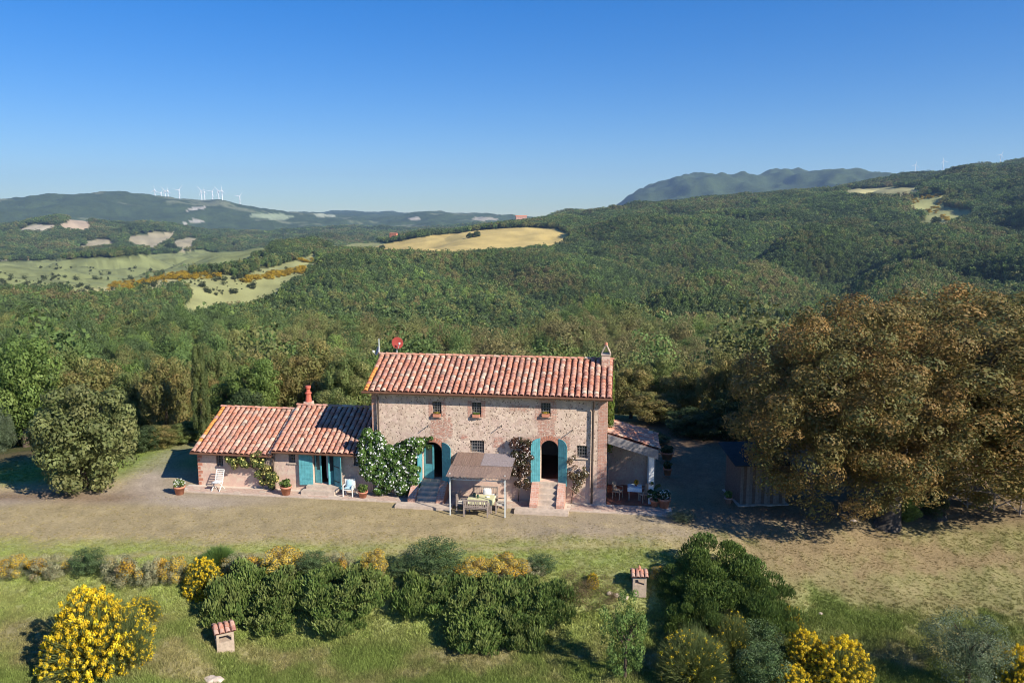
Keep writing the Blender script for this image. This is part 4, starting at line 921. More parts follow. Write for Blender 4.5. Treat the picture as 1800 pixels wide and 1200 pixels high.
for (xa, va, xb, vb) in ((-7.285,-2.135,-5.915,-2.135),(-5.915,-2.135,-5.915,-1.315),(-5.915,-1.315,-7.285,-1.315),(-7.285,-1.315,-7.285,-2.135)):
    pr = None
    for k in range(nx+1):
        f = k/nx; x = xa+(xb-xa)*f; v = va+(vb-va)*f; o_ = .025*math.sin(k*2.1); nxx, nvv = (vb-va), -(xb-xa); ln = math.hypot(nxx, nvv); q = ((x, v, tz+.744), (x+nxx/ln*(.02+o_), v+nvv/ln*(.02+o_), tz+.47+.03*math.sin(k*1.3)))
        if pr: cl.quad(pr[0], q[0], q[1], pr[1])
        pr = q
tb = HR('tablecloth', -6.6, -1.75, tz+.74, 'yellow green tablecloth hanging over the outdoor dining table', 'tablecloth'); tb.part('cloth', cl, CLOTHY)
def cushion(lx, lv, z, w, d, h, rx, rz, mat, label, name='cushion', cat='cushion'):
    x, y = tow(lx, lv); m = MB(); N = 6
    for i in range(N+1):
        for j in range(N+1):
            a, b = i/N*2-1, j/N*2-1; t = (1-a**4)*(1-b**4); m.v.append((a*w/2*(1-.08*b*b), b*d/2*(1-.08*a*a), h/2*t))
    k = (N+1)**2
    for i in range(N+1):
        for j in range(N+1): p = m.v[i*(N+1)+j]; m.v.append((p[0], p[1], -p[2]))
    for i in range(N):
        for j in range(N): a = i*(N+1)+j; m.f.append((a, a+N+1, a+N+2, a+1)); m.f.append((k+a, k+a+1, k+a+N+2, k+a+N+1))
    o = ob(name, m.mesh(name, mat, smooth=True), None, (x, y, z), (rx, 0, rz-A)); return tag(o, label, cat)
cushion(-6.42, -.88, tz+.72, .46, .46, .14, math.radians(75), 0, WHT, 'large white square cushion leaning on the rear bench')
cushion(-6.95, -1.05, tz+.52, .36, .36, .12, math.radians(20), .3, WCUSH, 'cream cushion lying at the left of the rear bench')
cushion(-6.05, -1.0, tz+.55, .36, .36, .12, math.radians(30), -.2, WHT, 'small white cushion at the right of the rear bench')
for lx, lv, r_, hh, mt, lab in ((-7.0,-1.6,.09,.16,simple('green_bowl',(.10,.16,.12),.4),'dark green bowl on the left of the cloth'),(-6.75,-1.9,.06,.2,simple('bottle_green',(.06,.12,.07),.3),'green jug in the middle of the cloth'),(-6.25,-1.7,.11,.05,WHT,'white plate on the right of the cloth')):
    x, y = tow(lx, lv); tag(ob('tableware', MB().lathe([(.001,0),(r_*.7,0),(r_,hh*.5),(r_*.8,hh),(r_*.7,hh),(.001,hh*.3)], n=14).mesh('tableware', mt, smooth=True), None, (x, y, tz+.746)), lab, 'tableware')
# deck chair
HD = HR('deck_chair', -22.15, -.75, .05, 'white folding deck chair leaning back by the left annex wall', 'deck chair'); b0 = (-22.15, -.75)
def fold_chair(hr, cx_, cv_, z0, mat, w=.46):
    for s_ in (-1, 1):
        x = cx_+s_*w/2; hr.part('leg', MB().bar((x, cv_-.28, z0), (x, cv_+.22, z0+.48), .035), mat); hr.part('leg', MB().bar((x+s_*.02, cv_+.28, z0), (x+s_*.02, cv_-.2, z0+.46), .035), mat); hr.part('side_rail', MB().bar((x, cv_+.15, z0+.42), (x, cv_+.42, z0+1.08), .035), mat)
    for k in range(7): f = k/6; hr.part('slat', MB().box(cx_-w/2, cx_+w/2, cv_+.16+.26*f, cv_+.175+.26*f, z0+.48+.58*f, z0+.54+.58*f), mat)
    for k in range(6): v = cv_-.26+.075*k; hr.part('slat', MB().box(cx_-w/2, cx_+w/2, v, v+.055, z0+.46, z0+.475), mat)
fold_chair(HD, -22.15, -.75, .05, WHITEP); cushion(-22.15, -.85, .56, .44, .42, .07, 0, 0, WHT, 'white seat pad on the folding deck chair')
HC_ = HR('wooden_armchair', -14.35, -.62, .05, 'pale wooden armchair beside the middle annex door', 'armchair')
for sx in (-1, 1):
    for sv in (-1, 1): HC_.part('leg', MB().box(-14.35+sx*.27-.025, -14.35+sx*.27+.025, -.62+sv*.22-.025, -.62+sv*.22+.025, .05, .66 if sv < 0 else .95), WHITEP)
    HC_.part('armrest', MB().box(-14.35+sx*.27-.035, -14.35+sx*.27+.035, -.88, -.36, .662, .69), WHITEP)
HC_.part('seat', MB().box(-14.62, -14.08, -.85, -.4, .42, .46), WHITEP)
for k in range(6): HC_.part('slat', MB().box(-14.59+k*.09, -14.54+k*.09, -.42, -.40, .46, .94), WHITEP)
cushion(-14.35, -.62, .52, .48, .46, .10, 0, 0, CLOTHB, 'pale blue patterned cushion on the wooden armchair'); cushion(-14.33, -.46, .74, .42, .4, .12, math.radians(72), .1, CLOTHB, 'blue back cushion standing in the wooden armchair')
# porch furniture
HQ = HR('porch_table', 1.55, .9, .1, 'small porch table under a pale blue cloth', 'table')
HQ.part('tabletop', MB().box(1.2, 1.9, .6, 1.2, .80, .83), GREYW)
for x in (1.25, 1.85):
    for v in (.65, 1.15): HQ.part('leg', MB().box(x-.025, x+.025, v-.025, v+.025, .1, .80), GREYW)
HQc = HR('tablecloth', 1.55, .9, .83, 'pale blue cloth draped over the small porch table', 'tablecloth'); HQc.part('cloth', MB().box(1.17, 1.93, .57, 1.23, .832, .845).box(1.165, 1.935, .560, .567, .62, .84).box(1.16, 1.167, .57, 1.23, .62, .84).box(1.933, 1.94, .57, 1.23, .62, .84), simple('cloth_white_blue', (.55,.68,.72), .9, .2, 12))
def wicker(lx, lv, rz, label):
    x, y = tow(lx, lv); r = root('wicker_chair', (x, y, .1), rz-A, label, 'chair', None); wm = simple('wicker', (.42,.31,.22), .85, .35, 20) if 'wicker' not in bpy.data.materials else bpy.data.materials['wicker']
    for sx in (-1, 1):
        for sv in (-1, 1): ob('leg', MB().bar((sx*.23, sv*.2, 0), (sx*.22, sv*.2, .44), .035).mesh('leg', wm), r)
        ob('armrest', MB().tube([(sx*.25, -.22, .44), (sx*.27, -.2, .64), (sx*.27, .2, .68)], .025, 6).mesh('armrest', wm), r)
    ob('seat', MB().box(-.25, .25, -.24, .24, .42, .46).mesh('seat', wm), r)
    b = MB(); pr = []
    for k in range(9): a = math.pi*k/8; pr.append((.26*math.cos(a), .16+.08*math.sin(a), .46)); 
    for k in range(8): p, q = pr[k], pr[k+1]; h0, h1 = .42+.08*math.sin(math.pi*k/8), .42+.08*math.sin(math.pi*(k+1)/8); b.quad(p, q, (q[0], q[1]+.08, q[2]+h1), (p[0], p[1]+.08, p[2]+h0)); b.quad((p[0]*.9, p[1]-.02, p[2]), (p[0]*.9, p[1]+.06, p[2]+h0), (q[0]*.9, q[1]+.06, q[2]+h1), (q[0]*.9, q[1]-.02, q[2]))
    ob('backrest', b.mesh('backrest', wm), r)
wicker(.62, .85, math.radians(70), 'wicker armchair left of the small porch table'); wicker(2.05, .55, math.radians(-60), 'wicker armchair right of the small porch table by the pillar')
# ------------------------------------------------------------------ potted plants
rsP = np.random.RandomState(44)
potm = {}
def pot(lx, lv, z, r_, h, label, flower=None, pal=G_FRESH, ph=.35, pr=1.1, group='terracotta pots round the house', wpos=None, mat=TERRA):
    x, y = wpos if wpos else tow(lx, lv); rt = root('potted_plant', (x, y, z), 0, label, 'potted plant', group)
    ob('pot', MB().lathe([(.001,0),(r_*.68,0),(r_*.94,h*.8),(r_*1.06,h*.8),(r_*1.06,h),(r_*.93,h),(r_*.9,h*.9),(.001,h*.88)], n=18).mesh('pot', mat, smooth=True), rt)
    cl_ = crown_clumps(rsP, r_*pr*.8, r_*pr*.8, ph*.6, 12, r_*.38, zc=h+ph*.45); q, c = cloud(cl_, 300/(r_/.25), .055, pal, rsP); m = npmesh('foliage', q, 4, c, LEAF); ob('foliage', m, rt)
    if flower:
        q, c = cloud([(cc, np.array(rr)*1.15) for cc, rr in cl_], 45, .05, [flower], rsP, depth=.1); ob('flowers', npmesh('flowers', q, 4, c, PETAL), rt)
    return rt
WF = (.8, .8, .72)
p = at(316, 868); pot(0, 0, p.z, .31, .48, 'terracotta pot of leafy plants standing alone left of the annex', WF, wpos=(p.x, p.y))
p = fac(503, 866, -.95); pot(p[0], -.95, .05, .31, .50, 'terracotta pot with green plant between the two annexes', None)
p = fac(638, 868, -.8); pot(p[0], -.8, .05, .27, .36, 'low terracotta pot beside the pale wooden armchair', None)
p = at(1167, 893); pot(0, 0, p.z+.02, .33, .56, 'terracotta pot with white flowers at the right end of the walk', WF, G_DARK, wpos=(p.x, p.y))
p = at(1280, 884); pot(0, 0, p.z, .22, .34, 'small pink terracotta pot in shade left of the shed', None, wpos=(p.x, p.y), mat=simple('pale_terracotta', (.55,.33,.27), .9))
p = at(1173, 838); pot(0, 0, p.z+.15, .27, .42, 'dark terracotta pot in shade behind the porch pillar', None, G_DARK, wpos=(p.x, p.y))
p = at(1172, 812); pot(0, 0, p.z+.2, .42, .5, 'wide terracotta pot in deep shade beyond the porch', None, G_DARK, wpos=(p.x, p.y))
pot(2.62, -.05, .1, .26, .36, 'large leafy potted plant against the white porch pillar', None, [(.05,.10,.03),(.07,.13,.035),(.04,.08,.025)], .95, 2.0)
p = fac(1103, 840, .9); pot(1.62, .9, .845, .08, .12, 'small vase of yellow flowers on the porch table', (.75,.40,.03), [(.5,.3,.05),(.2,.2,.05)], .2, 1.6)
# window boxes
for w, lab, fc in ((w1, 'terracotta box of yellow plants on the upper left window', (.45,.33,.05)), (w2, 'terracotta box of green plants on the upper middle window', None), (w3, 'terracotta box of yellow flowers on the upper right window', (.60,.42,.05))):
    cxw = (w[0]+w[1])/2; hr = HR('window_box', cxw, -.02, w[2], lab, 'window box', 'flower boxes on the upper windows')
    hr.part('trough', MB().box(cxw-.20, cxw+.20, -.16, .03, w[2]+.008, w[2]+.17), TERRA)
    q, c = cloud([((cxw-.12+.08*k, -.06, w[2]+.21), (.07,.07,.07)) for k in range(4)], 1200, .03, G_FRESH if fc is None else [fc, (.12,.15,.04)], rsP); hr_ = npmesh('foliage', q - np.array(hr.o), 4, c, LEAF); ob('foliage', hr_, hr.r)

#@@PLANTS
# ------------------------------------------------------------------ climbers on the walls
def plant_local(name, clumps, dens, size, pal, label, cat, seed, flowers=None, stems=None, group=None):
    rs = np.random.RandomState(seed); c0 = clumps[0][0]; lx, lv = c0[0], c0[1]; x, y = tow(lx, lv); r = root(name, (x, y, 0), -A, label, cat, group); off = np.array((lx, lv, 0))
    q, c = cloud(clumps, dens, size, pal, rs); ob('foliage', npmesh('foliage', q-off, 4, c, LEAF), r)
    if flowers:
        fc, fd, fs = flowers; q, c = cloud([(cc, np.array(rr if hasattr(rr, '__len__') else (rr,)*3)*1.12) for cc, rr in clumps], fd, fs, fc, rs, depth=.12, aspect=.9); ob('blossom', npmesh('blossom', q-off, 4, c, PETAL), r)
    if stems:
        m = MB(); [m.tube([tuple(np.array(p)-off) for p in s_], .025, 5) for s_ in stems]; ob('stem', m.mesh('stem', BARK), r)
    return r
def wall_clumps(pts, v, rs, jr=.3): 
    out = []
    for (px, py, r_) in pts:
        x, z = fac(px, py, v); out.append(((x, v + .0, z), (r_*.03, min(r_*.03, .42), r_*.03)))
    return out
def fill(poly, n, rpx, rs):
    out = []; xs = [p[0] for p in poly]; ys = [p[1] for p in poly]
    while len(out) < n:
        x, y = rs.uniform(min(xs), max(xs)), rs.uniform(min(ys), max(ys))
        if inpoly(np.array([x]), np.array([y]), poly)[0]: out.append((x, y, rpx*rs.uniform(.7, 1.3)))
    return out
rs = np.random.RandomState(8)
pts = fill([(634,760),(655,752),(672,770),(690,785),(715,778),(738,772),(736,800),(735,855),(715,864),(690,866),(660,864),(643,850),(634,810)], 150, 9, rs)
plant_local('climbing_rose', wall_clumps(pts, -.45, rs), 240, .07, [(.11,.20,.045),(.14,.24,.05),(.08,.15,.035)], 'big white flowering climbing rose at the left corner of the tall house', 'climbing rose', 81, ([(.85,.85,.80)], 13, .048), [[(-12.9,-.2,0),(-12.7,-.25,1.5),(-12.4,-.2,3)],[(-11.2,-.2,0),(-11.3,-.3,1.6)]])
pts = [(700+i*9, 783-6*math.sin(i*.6), 6) for i in range(7)] + [(735,778,8),(748,772,6),(757,771,5),(728,782,9)]
plant_local('climbing_vine', wall_clumps(pts, -.18, rs), 260, .06, [(.07,.13,.03),(.05,.10,.025)], 'green vine trailing over the arch of the left doorway', 'vine', 82)
pts = fill([(890,785),(905,770),(925,775),(938,790),(934,830),(932,850),(915,862),(903,850),(902,815),(886,800)], 34, 7, rs)
plant_local('climbing_rose', wall_clumps(pts, -.3, rs), 230, .05, [(.15,.065,.05),(.10,.06,.035),(.07,.08,.03),(.05,.04,.02)], 'reddish leaved rose with small pale blooms left of the right doorway', 'climbing rose', 83, ([(.75,.66,.60)], 16, .036), [[(-4.8,-.2,0),(-4.7,-.25,1.6)]])
pts = fill([(1000,812),(1010,800),(1026,808),(1030,835),(1020,862),(1008,866),(998,850)], 20, 6, rs)
plant_local('climbing_rose', wall_clumps(pts, -.25, rs), 230, .045, [(.20,.11,.07),(.14,.12,.05),(.10,.09,.04)], 'sparse brownish rose on canes right of the right doorway', 'climbing rose', 84, ([(.75,.66,.58)], 18, .034), [[(-1.9,-.2,0),(-1.7,-.25,1.4)]])
pts = fill([(398,806),(412,800),(440,800),(455,797),(470,805),(468,818),(480,830),(487,842),(478,856),(462,850),(448,830),(425,825),(405,818)], 36, 6.5, rs)
plant_local('climbing_rose', wall_clumps(pts, -.3, rs), 230, .06, [(.11,.15,.04),(.15,.17,.05),(.12,.16,.04),(.20,.17,.06)], 'yellow climbing rose on the diagonal trellis of the left annex', 'climbing rose', 85, ([(.80,.70,.22)], 8, .05), [[(-19.6,-.2,0),(-20,-.25,1.2),(-21,-.2,1.7)]])
tl = HR('trellis', -19.5, -.05, .1, 'thin diagonal wooden trellis behind the yellow rose', 'trellis')
for k in range(9):
    x = -20.1+k*.14; tl.part('lath', MB().bar((x, -.05, 1.95), (min(x+.55, -19.05), -.05, .2 if k < 5 else .2+1.75*(k-4)/8), .016), GREYW); tl.part('lath', MB().bar((x+.1, -.075, .3), (min(x+.65, -19.05), -.075, 1.9 if k < 5 else 1.9-1.5*(k-4)/6), .016), GREYW)
cane = HR('plant_canes', -1.9, -.2, .05, 'loose bamboo canes leaning under the small right window', 'canes')
for k in range(6): cane.part('cane', MB().bar((-2.0+k*.13, -.45, .75-.1*k+.35), (-1.35+k*.08, -.12, .35-.04*k+.1), .018), GREYW)
# ivy on the right gable
cl_ = [((.12, .5+4.2*rs.rand(), 2.9+3.6*rs.rand()), (.22,.4,.4)) for _ in range(34)]
cl_ = [c for c in cl_ if c[0][2] < 6.0+.44*min(c[0][1], 6-c[0][1])]
plant_local('gable_creeper', cl_, 130, .08, [(.13,.19,.03),(.10,.16,.03),(.17,.20,.04)], 'bright yellow green creeper covering the right gable wall', 'creeper', 86)
# ------------------------------------------------------------------ trees
def crown_proto(name, seed, rx, rz, ncl, cr, nleaf, size, pal, rough=.2, flat=0, inner=.35, aspect=.6):
    rs = np.random.RandomState(seed); cl = crown_clumps(rs, rx, rx, rz, ncl, cr, 0, rough, flat, inner)
    tot = sum(4*math.pi*(r if not hasattr(r, '__len__') else (r[0]*r[1]*r[2])**(1/3))**2 for c, r in cl)
    q, c = cloud(cl, nleaf/tot, size, pal, rs, aspect=aspect, depth=.35); return npmesh(name, q, 4, c, LEAF)
def trunk_proto(name, seed, r0, h, limbs, spread, mat=BARK):
    rs = random.Random(seed); m = MB(); pts = [(0,0,-.3)]; rad = [r0*1.35]; x = y = 0
    for k in range(1, 6): x += rs.uniform(-.07, .07)*h*.4; y += rs.uniform(-.07, .07)*h*.4; pts.append((x, y, h*k/5)); rad.append(r0*(1.05-.13*k))
    m.tube(pts, rad, 9)
    for i in range(limbs):
        a = 6.28*i/limbs+rs.uniform(-.4, .4); b = pts[rs.choice((3, 4, 5))]; e = (b[0]+math.cos(a)*spread, b[1]+math.sin(a)*spread, h+spread*rs.uniform(.4, 1.0)); md = ((b[0]+e[0])/2+rs.uniform(-.1,.1)*spread, (b[1]+e[1])/2, (b[2]*.45+e[2]*.55)); m.tube([b, md, e], [r0*.45, r0*.3, r0*.1], 6)
        for j in range(2): a2 = a+rs.uniform(-.9, .9); m.tube([md, (md[0]+math.cos(a2)*spread*.5, md[1]+math.sin(a2)*spread*.5, md[2]+spread*.5)], [r0*.2, r0*.06], 5)
    return m.mesh(name, mat, smooth=True)
CR = {
 'oak':   [crown_proto('crown', 11+i, 1, .95, 60, .25, 21000, .033, G_OAK) for i in range(2)],
 'fresh': [crown_proto('crown', 21, 1, .95, 55, .26, 19000, .035, G_FRESH)],
 'bronze':[crown_proto('crown', 31+i, 1, .95, 60, .25, 21000, .032, G_OLIVEBR) for i in range(2)],
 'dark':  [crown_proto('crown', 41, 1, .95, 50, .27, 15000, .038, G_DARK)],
 'round': [crown_proto('crown', 55, 1, .98, 110, .2, 26000, .034, [(.18,.21,.07),(.21,.23,.08),(.15,.18,.06),(.23,.225,.085)], .16)],
 'loose': [crown_proto('crown', 57, 1, .98, 46, .17, 5200, .042, [(.15,.24,.06),(.19,.27,.07),(.12,.19,.05)], .3, aspect=.4)],
 'olive': [crown_proto('crown', 51, 1, .95, 44, .26, 14000, .030, G_OLIVE, aspect=.3)],
}
TRK = trunk_proto('trunk', 4, .09, .8, 6, .6)
NT_ = [0]
def tree(px, ytop, dist, wpx, kind, label, low=.35, name='broadleaf_tree', cat='tree', group=None, trunk=True, base=None, asp=None):
    g = on(px, 760, dist) if base is None else at(*base); D = g.y
    d = ray(px, ytop); t = D/d[1]; ztop = H+t*d[2]; hgt = ztop-g.z; R_ = wpx/2*D/F*1.06
    NT_[0] += 1; rz = random.uniform(0, 6.28)
    zc = g.z + hgt*(low+1)/2; hz = hgt*(1-low)/2
    r = root(name, g, rz, label, cat, group); m = CR[kind][NT_[0] % len(CR[kind])]
    ob('crown', m, r, (0, 0, zc-g.z), None, (R_, R_*.95, hz*1.08))
    if trunk: ob('trunk', TRK, r, (0, 0, 0), None, (R_*.9, R_*.9, hgt*.55))
    return r
T = [
 (148, 684, None, 182, 'round', 'round evergreen oak foliage down to the ground beside the drive', 0.0, (150, 858)),
 (45, 600, 60, 130, 'fresh', 'tall bright green tree at the far left behind the lawn', .1, None),
 (-30, 615, 64, 130, 'fresh', 'bright green tree cut off by the left edge', .1, None),
 (115, 612, 68, 90, 'oak', 'green tree between the far left tree and the brown one', .15, None),
 (178, 636, 63, 110, 'bronze', 'brownish tree standing behind the round drive oak', .1, None),
 (228, 650, 60, 80, 'oak', 'mid green tree right behind the drive oak shoulder', .1, None),
 (292, 632, 57, 95, 'bronze', 'golden brown oak left of the narrow cypress', .1, None),
 (262, 660, 62, 80, 'bronze', 'smaller brown tree tucked behind the golden oak', .1, None),
 (412, 665, 64, 80, 'fresh', 'green tree just right of the narrow cypress', .1, None),
 (398, 618, 84, 80, 'oak', 'dull green tree farther back right of the cypress', .1, None),
 (456, 634, 62, 85, 'fresh', 'bright leafy tree behind the ridge of the left annex', .1, None),
 (505, 622, 64, 90, 'bronze', 'olive brown tree behind the middle of the annex ridge', .1, None),
 (560, 604, 66, 110, 'bronze', 'tall yellowish brown tree behind the annex chimney', .1, None),
 (608, 622, 61, 85, 'oak', 'green tree next to the left gable of the tall house', .1, None),
 (640, 640, 68, 60, 'bronze', 'brownish crown peeping beside the grey dish', .1, None),
 (430, 690, 56, 70, 'dark', 'dark shrubby tree low behind the left annex', .05, None),
 (590, 690, 55, 80, 'oak', 'low green tree close behind the annex chimney', .05, None),
 (1108, 640, 64, 80, 'bronze', 'brown leaved tree next to the right gable', .1, None),
 (1160, 632, 66, 80, 'oak', 'olive tree crown behind the porch', .1, None),
 (1150, 690, 60, 90, 'bronze', 'golden brown tree low behind the porch roof', .1, None),
 (1215, 640, 62, 95, 'bronze', 'brown green tree between porch and great oaks', .1, None),
 (1262, 622, 58, 75, 'bronze', 'rusty brown tree touching the left side of the great oaks', .1, None),
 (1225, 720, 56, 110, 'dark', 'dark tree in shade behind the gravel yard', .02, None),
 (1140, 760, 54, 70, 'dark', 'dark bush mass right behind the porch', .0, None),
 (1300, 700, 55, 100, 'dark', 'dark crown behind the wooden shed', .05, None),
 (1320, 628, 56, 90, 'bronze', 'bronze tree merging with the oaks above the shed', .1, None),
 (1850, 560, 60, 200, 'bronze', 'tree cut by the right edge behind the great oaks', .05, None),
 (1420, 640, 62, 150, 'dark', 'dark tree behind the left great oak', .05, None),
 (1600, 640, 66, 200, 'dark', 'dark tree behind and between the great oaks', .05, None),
]
for (px, yt, dist, w, kd, lab, low, base) in T: tree(px, yt, dist, w, kd, lab, low, base=base)
# rows of trees on the brow farther back
k = 0
ORD = 'first second third fourth fifth sixth seventh eighth ninth tenth eleventh twelfth thirteenth fourteenth fifteenth sixteenth seventeenth eighteenth nineteenth twentieth twenty-first twenty-second twenty-third twenty-fourth twenty-fifth twenty-sixth'.split()
for k, (px, yt, dist, w, kd) in enumerate([(-60,640,80,110,'oak'),(30,640,88,100,'bronze'),(100,628,86,90,'bronze'),(165,640,90,90,'oak'),(235,640,84,85,'fresh'),(300,645,88,90,'oak'),(345,640,80,80,'bronze'),(455,628,88,90,'bronze'),(520,625,84,80,'oak'),(600,625,86,80,'bronze'),(665,632,84,80,'fresh'),(720,640,86,80,'oak'),(780,645,88,80,'bronze'),(845,645,86,80,'oak'),(910,648,88,80,'fresh'),(975,648,86,80,'bronze'),(1040,650,88,80,'oak'),(1095,650,84,80,'bronze'),(1160,650,86,80,'fresh'),(1230,650,84,90,'bronze'),(1300,640,86,90,'oak')]):
    tree(px, yt, dist, w, kd, '%s tree, %s from the left in the row on the brow' % ({'oak': 'green', 'bronze': 'brownish', 'fresh': 'bright green'}[kd], ORD[k]), .05, group='trees on the brow behind the farmhouse')
# hedge of wild shrubs left of the annex
for px, yt, dist, w, kd, lab in ((250, 752, 52, 60, 'dark', 'dark wild shrub at the left end of the scrub by the lane'), (285, 748, 53, 60, 'bronze', 'reddish wild shrub in the middle of the scrub by the lane'), (318, 745, 54, 60, 'oak', 'green wild shrub below the cypress by the lane'), (5, 715, 57, 45, 'olive', 'grey green olive at the left edge of the lawn'), (345,735,55,50,'fresh','yellow green shrub at the foot of the cypress')):
    tree(px, yt, dist, w, kd, lab, 0, 'wild_shrub', 'shrub', None, False)
# cypress
rs = np.random.RandomState(61)
cl_ = []
for k in range(90): f = rs.rand()**.8; a = rs.rand()*6.28; r_ = (.62*math.sin(math.pi*min(1, (1-f)*.62+.12)))*.75; cl_.append(((math.cos(a)*r_, math.sin(a)*r_, .2+f*6.2), (.22,.22,.5)))
q, c = cloud(cl_, 260, .05, [(.11,.15,.045),(.14,.17,.05),(.09,.12,.04),(.16,.17,.055)], rs); cyp = npmesh('crown', q, 4, c, LEAF)
g = on(356, 760, 53); d = ray(355, 604); zt_ = H+(g.y/d[1])*d[2]; r = root('cypress_tree', g, 0, 'tall narrow cypress rising left of the annex roof', 'cypress'); ob('crown', cyp, r, None, None, (.95, .95, (zt_-g.z)/6.9)); ob('trunk', MB().tube([(0,0,-.2),(0,0,3)], [.12,.06], 8).mesh('trunk', BARK), r)
# great oaks on the right
BO = [crown_proto('crown', 71, 1, .95, 330, .115, 165000, .0122, G_BRONZE, .18, .95, .7), crown_proto('crown', 72, 1, .95, 330, .115, 165000, .0120, G_BRONZE, .17, .95, .7)]
def big_oak(base, cx_px, ytop, ybot, wpx, dist, mesh, label, seed, rz, lean):
    g = at(*base); d = ray(cx_px, (ytop+ybot)/2); t = dist/d[1]; c = Vector((t*d[0], t*d[1], H+t*d[2])); R_ = wpx/2*dist/F*1.04; hz = (ybot-ytop)/2*dist/F/math.cos(.25)
    r = root('great_oak', g, 0, label, 'oak tree'); ob('crown', mesh, r, c-g, rz, (R_, R_, hz)); m = MB(); rs = random.Random(seed)
    top = c-g; b = Vector((0,0,-.4))
    kn = Vector((lean*.9, .3, 2.2)); m.tube([b, (lean*.35, .1, .3), (lean*.6, .2, 1.2), kn], [.85, .55, .46, .42], 12)
    for i in range(9):
        a = 6.28*i/9+rs.uniform(-.3, .3); e = Vector((top.x+math.cos(a)*R_*.6, top.y+math.sin(a)*R_*.5, top.z+rs.uniform(-.2, .6)*hz)); q1 = kn.lerp(e, .35)+Vector((rs.uniform(-.4,.4), rs.uniform(-.4,.4), .6)); q2 = kn.lerp(e, .7)+Vector((0,0,.7)); m.tube([kn-Vector((0,0,.3)), q1, q2, e], [.27, .15, .08, .03], 8)
        for j in range(3): e2 = q2+Vector((rs.uniform(-1.6,1.6), rs.uniform(-1.6,1.6), rs.uniform(.3,1.8))); m.tube([q2, (q2+e2)/2+Vector((0,0,.2)), e2], [.1,.06,.02], 6)
    ob('trunk', m.mesh('trunk', BARKL, smooth=True), r); return r
big_oak((1558, 922), 1490, 512, 903, 420, 39.4, BO[0], 'huge bronze leaved oak with a thick leaning trunk, next to the shed', 5, 1.0, .55)
big_oak((1640, 905), 1712, 500, 888, 540, 42.2, BO[1], 'huge bronze leaved oak behind the leaning trunk, above the rustic fence', 6, 2.2, .3)
g = at(1590, 918); tree(1590, 868, 0, 50, 'fresh', 'bright green shrub sprouting at the foot of the leaning oak trunk', 0, 'small_shrub', 'shrub', None, False, base=(1590, 918))
tree(1640, 862, 0, 46, 'dark', 'dark ivy covered shrub at the base of the second oak trunk', 0, 'small_shrub', 'shrub', None, False, base=(1640, 908))
tree(1722, 862, 0, 36, 'bronze', 'reddish sapling in front of the rustic fence', 0.2, 'small_shrub', 'shrub', None, False, base=(1722, 893))
# shed under the oak
g = at(1300, 888); rz = math.radians(4); SH = root('wooden_shed', g, rz, 'weathered plank shed with dark metal roof half hidden under the oak', 'shed'); sw, sd, sh = 2.55, 2.4, 2.35
ob('floor', MB().box(-.15, sw+.15, -.2, sd+.1, -.15, .06).mesh('floor', STN), SH)
SHM = [simple('shed_plank_%s' % n_, c_, .9, .3, 8, .1, 0, .5, .01) for n_, c_ in (('grey', (.22,.19,.17)), ('brown', (.17,.125,.10)), ('pale', (.27,.23,.20)))]
npl = 15
for i in range(npl):
    x = i*sw/npl; ob('plank', MB().box(x+.006, x+sw/npl-.006, -.003*(i % 3), .03, .06, sh+(.25 if 0 else 0)).mesh('plank', SHM[i*7 % 3]), SH)
ob('wall', MB().box(0, .04, .032, sd, .06, sh).box(sw-.04, sw, .032, sd, .06, sh).box(.042, sw-.042, sd-.04, sd, .06, sh).mesh('wall', SHM[1]), SH)
m = MB(); m.box(-.45, sw+.2, -.35, sd+.3, 0, .04, Matrix.Translation((0,0,sh+.02)) @ Matrix.Rotation(.16, 4, 'X')); ob('roof', m.mesh('roof', simple('dark_metal_sheet', (.045,.05,.05), .8, .3, 4, .1)), SH)
# rustic fence
def fence_post(p, q, n):
    FR = root('rustic_fence', p, 0, 'rustic grey pole fence with crossed rails behind the oaks', 'fence'); p = Vector(p); q = Vector(q); P = []
    for i in range(n+1):
        a = p.lerp(q, i/n); a.z = gz(a.x, a.y); P.append(a-p); ob('post', MB().tube([(0,0,-.1),(.02,0,1.1)], .05, 7).mesh('post', GREYW), FR, a-p)
    for i in range(n):
        a, b = P[i], P[i+1]
        for nm, s0, s1 in (('rail', 1.02, 1.0), ('brace', .12, .98), ('brace', .98, .12)): off = Vector((0, .07 if s0 < s1 else -.07 if s0 > 1 else .0, 0)); ob(nm, MB().tube([a+Vector((0,0,s0))+off, b+Vector((0,0,s1))+off], .035, 6).mesh(nm, GREYW), FR)
fence_post(at(1655, 888), at(1840, 912), 4)
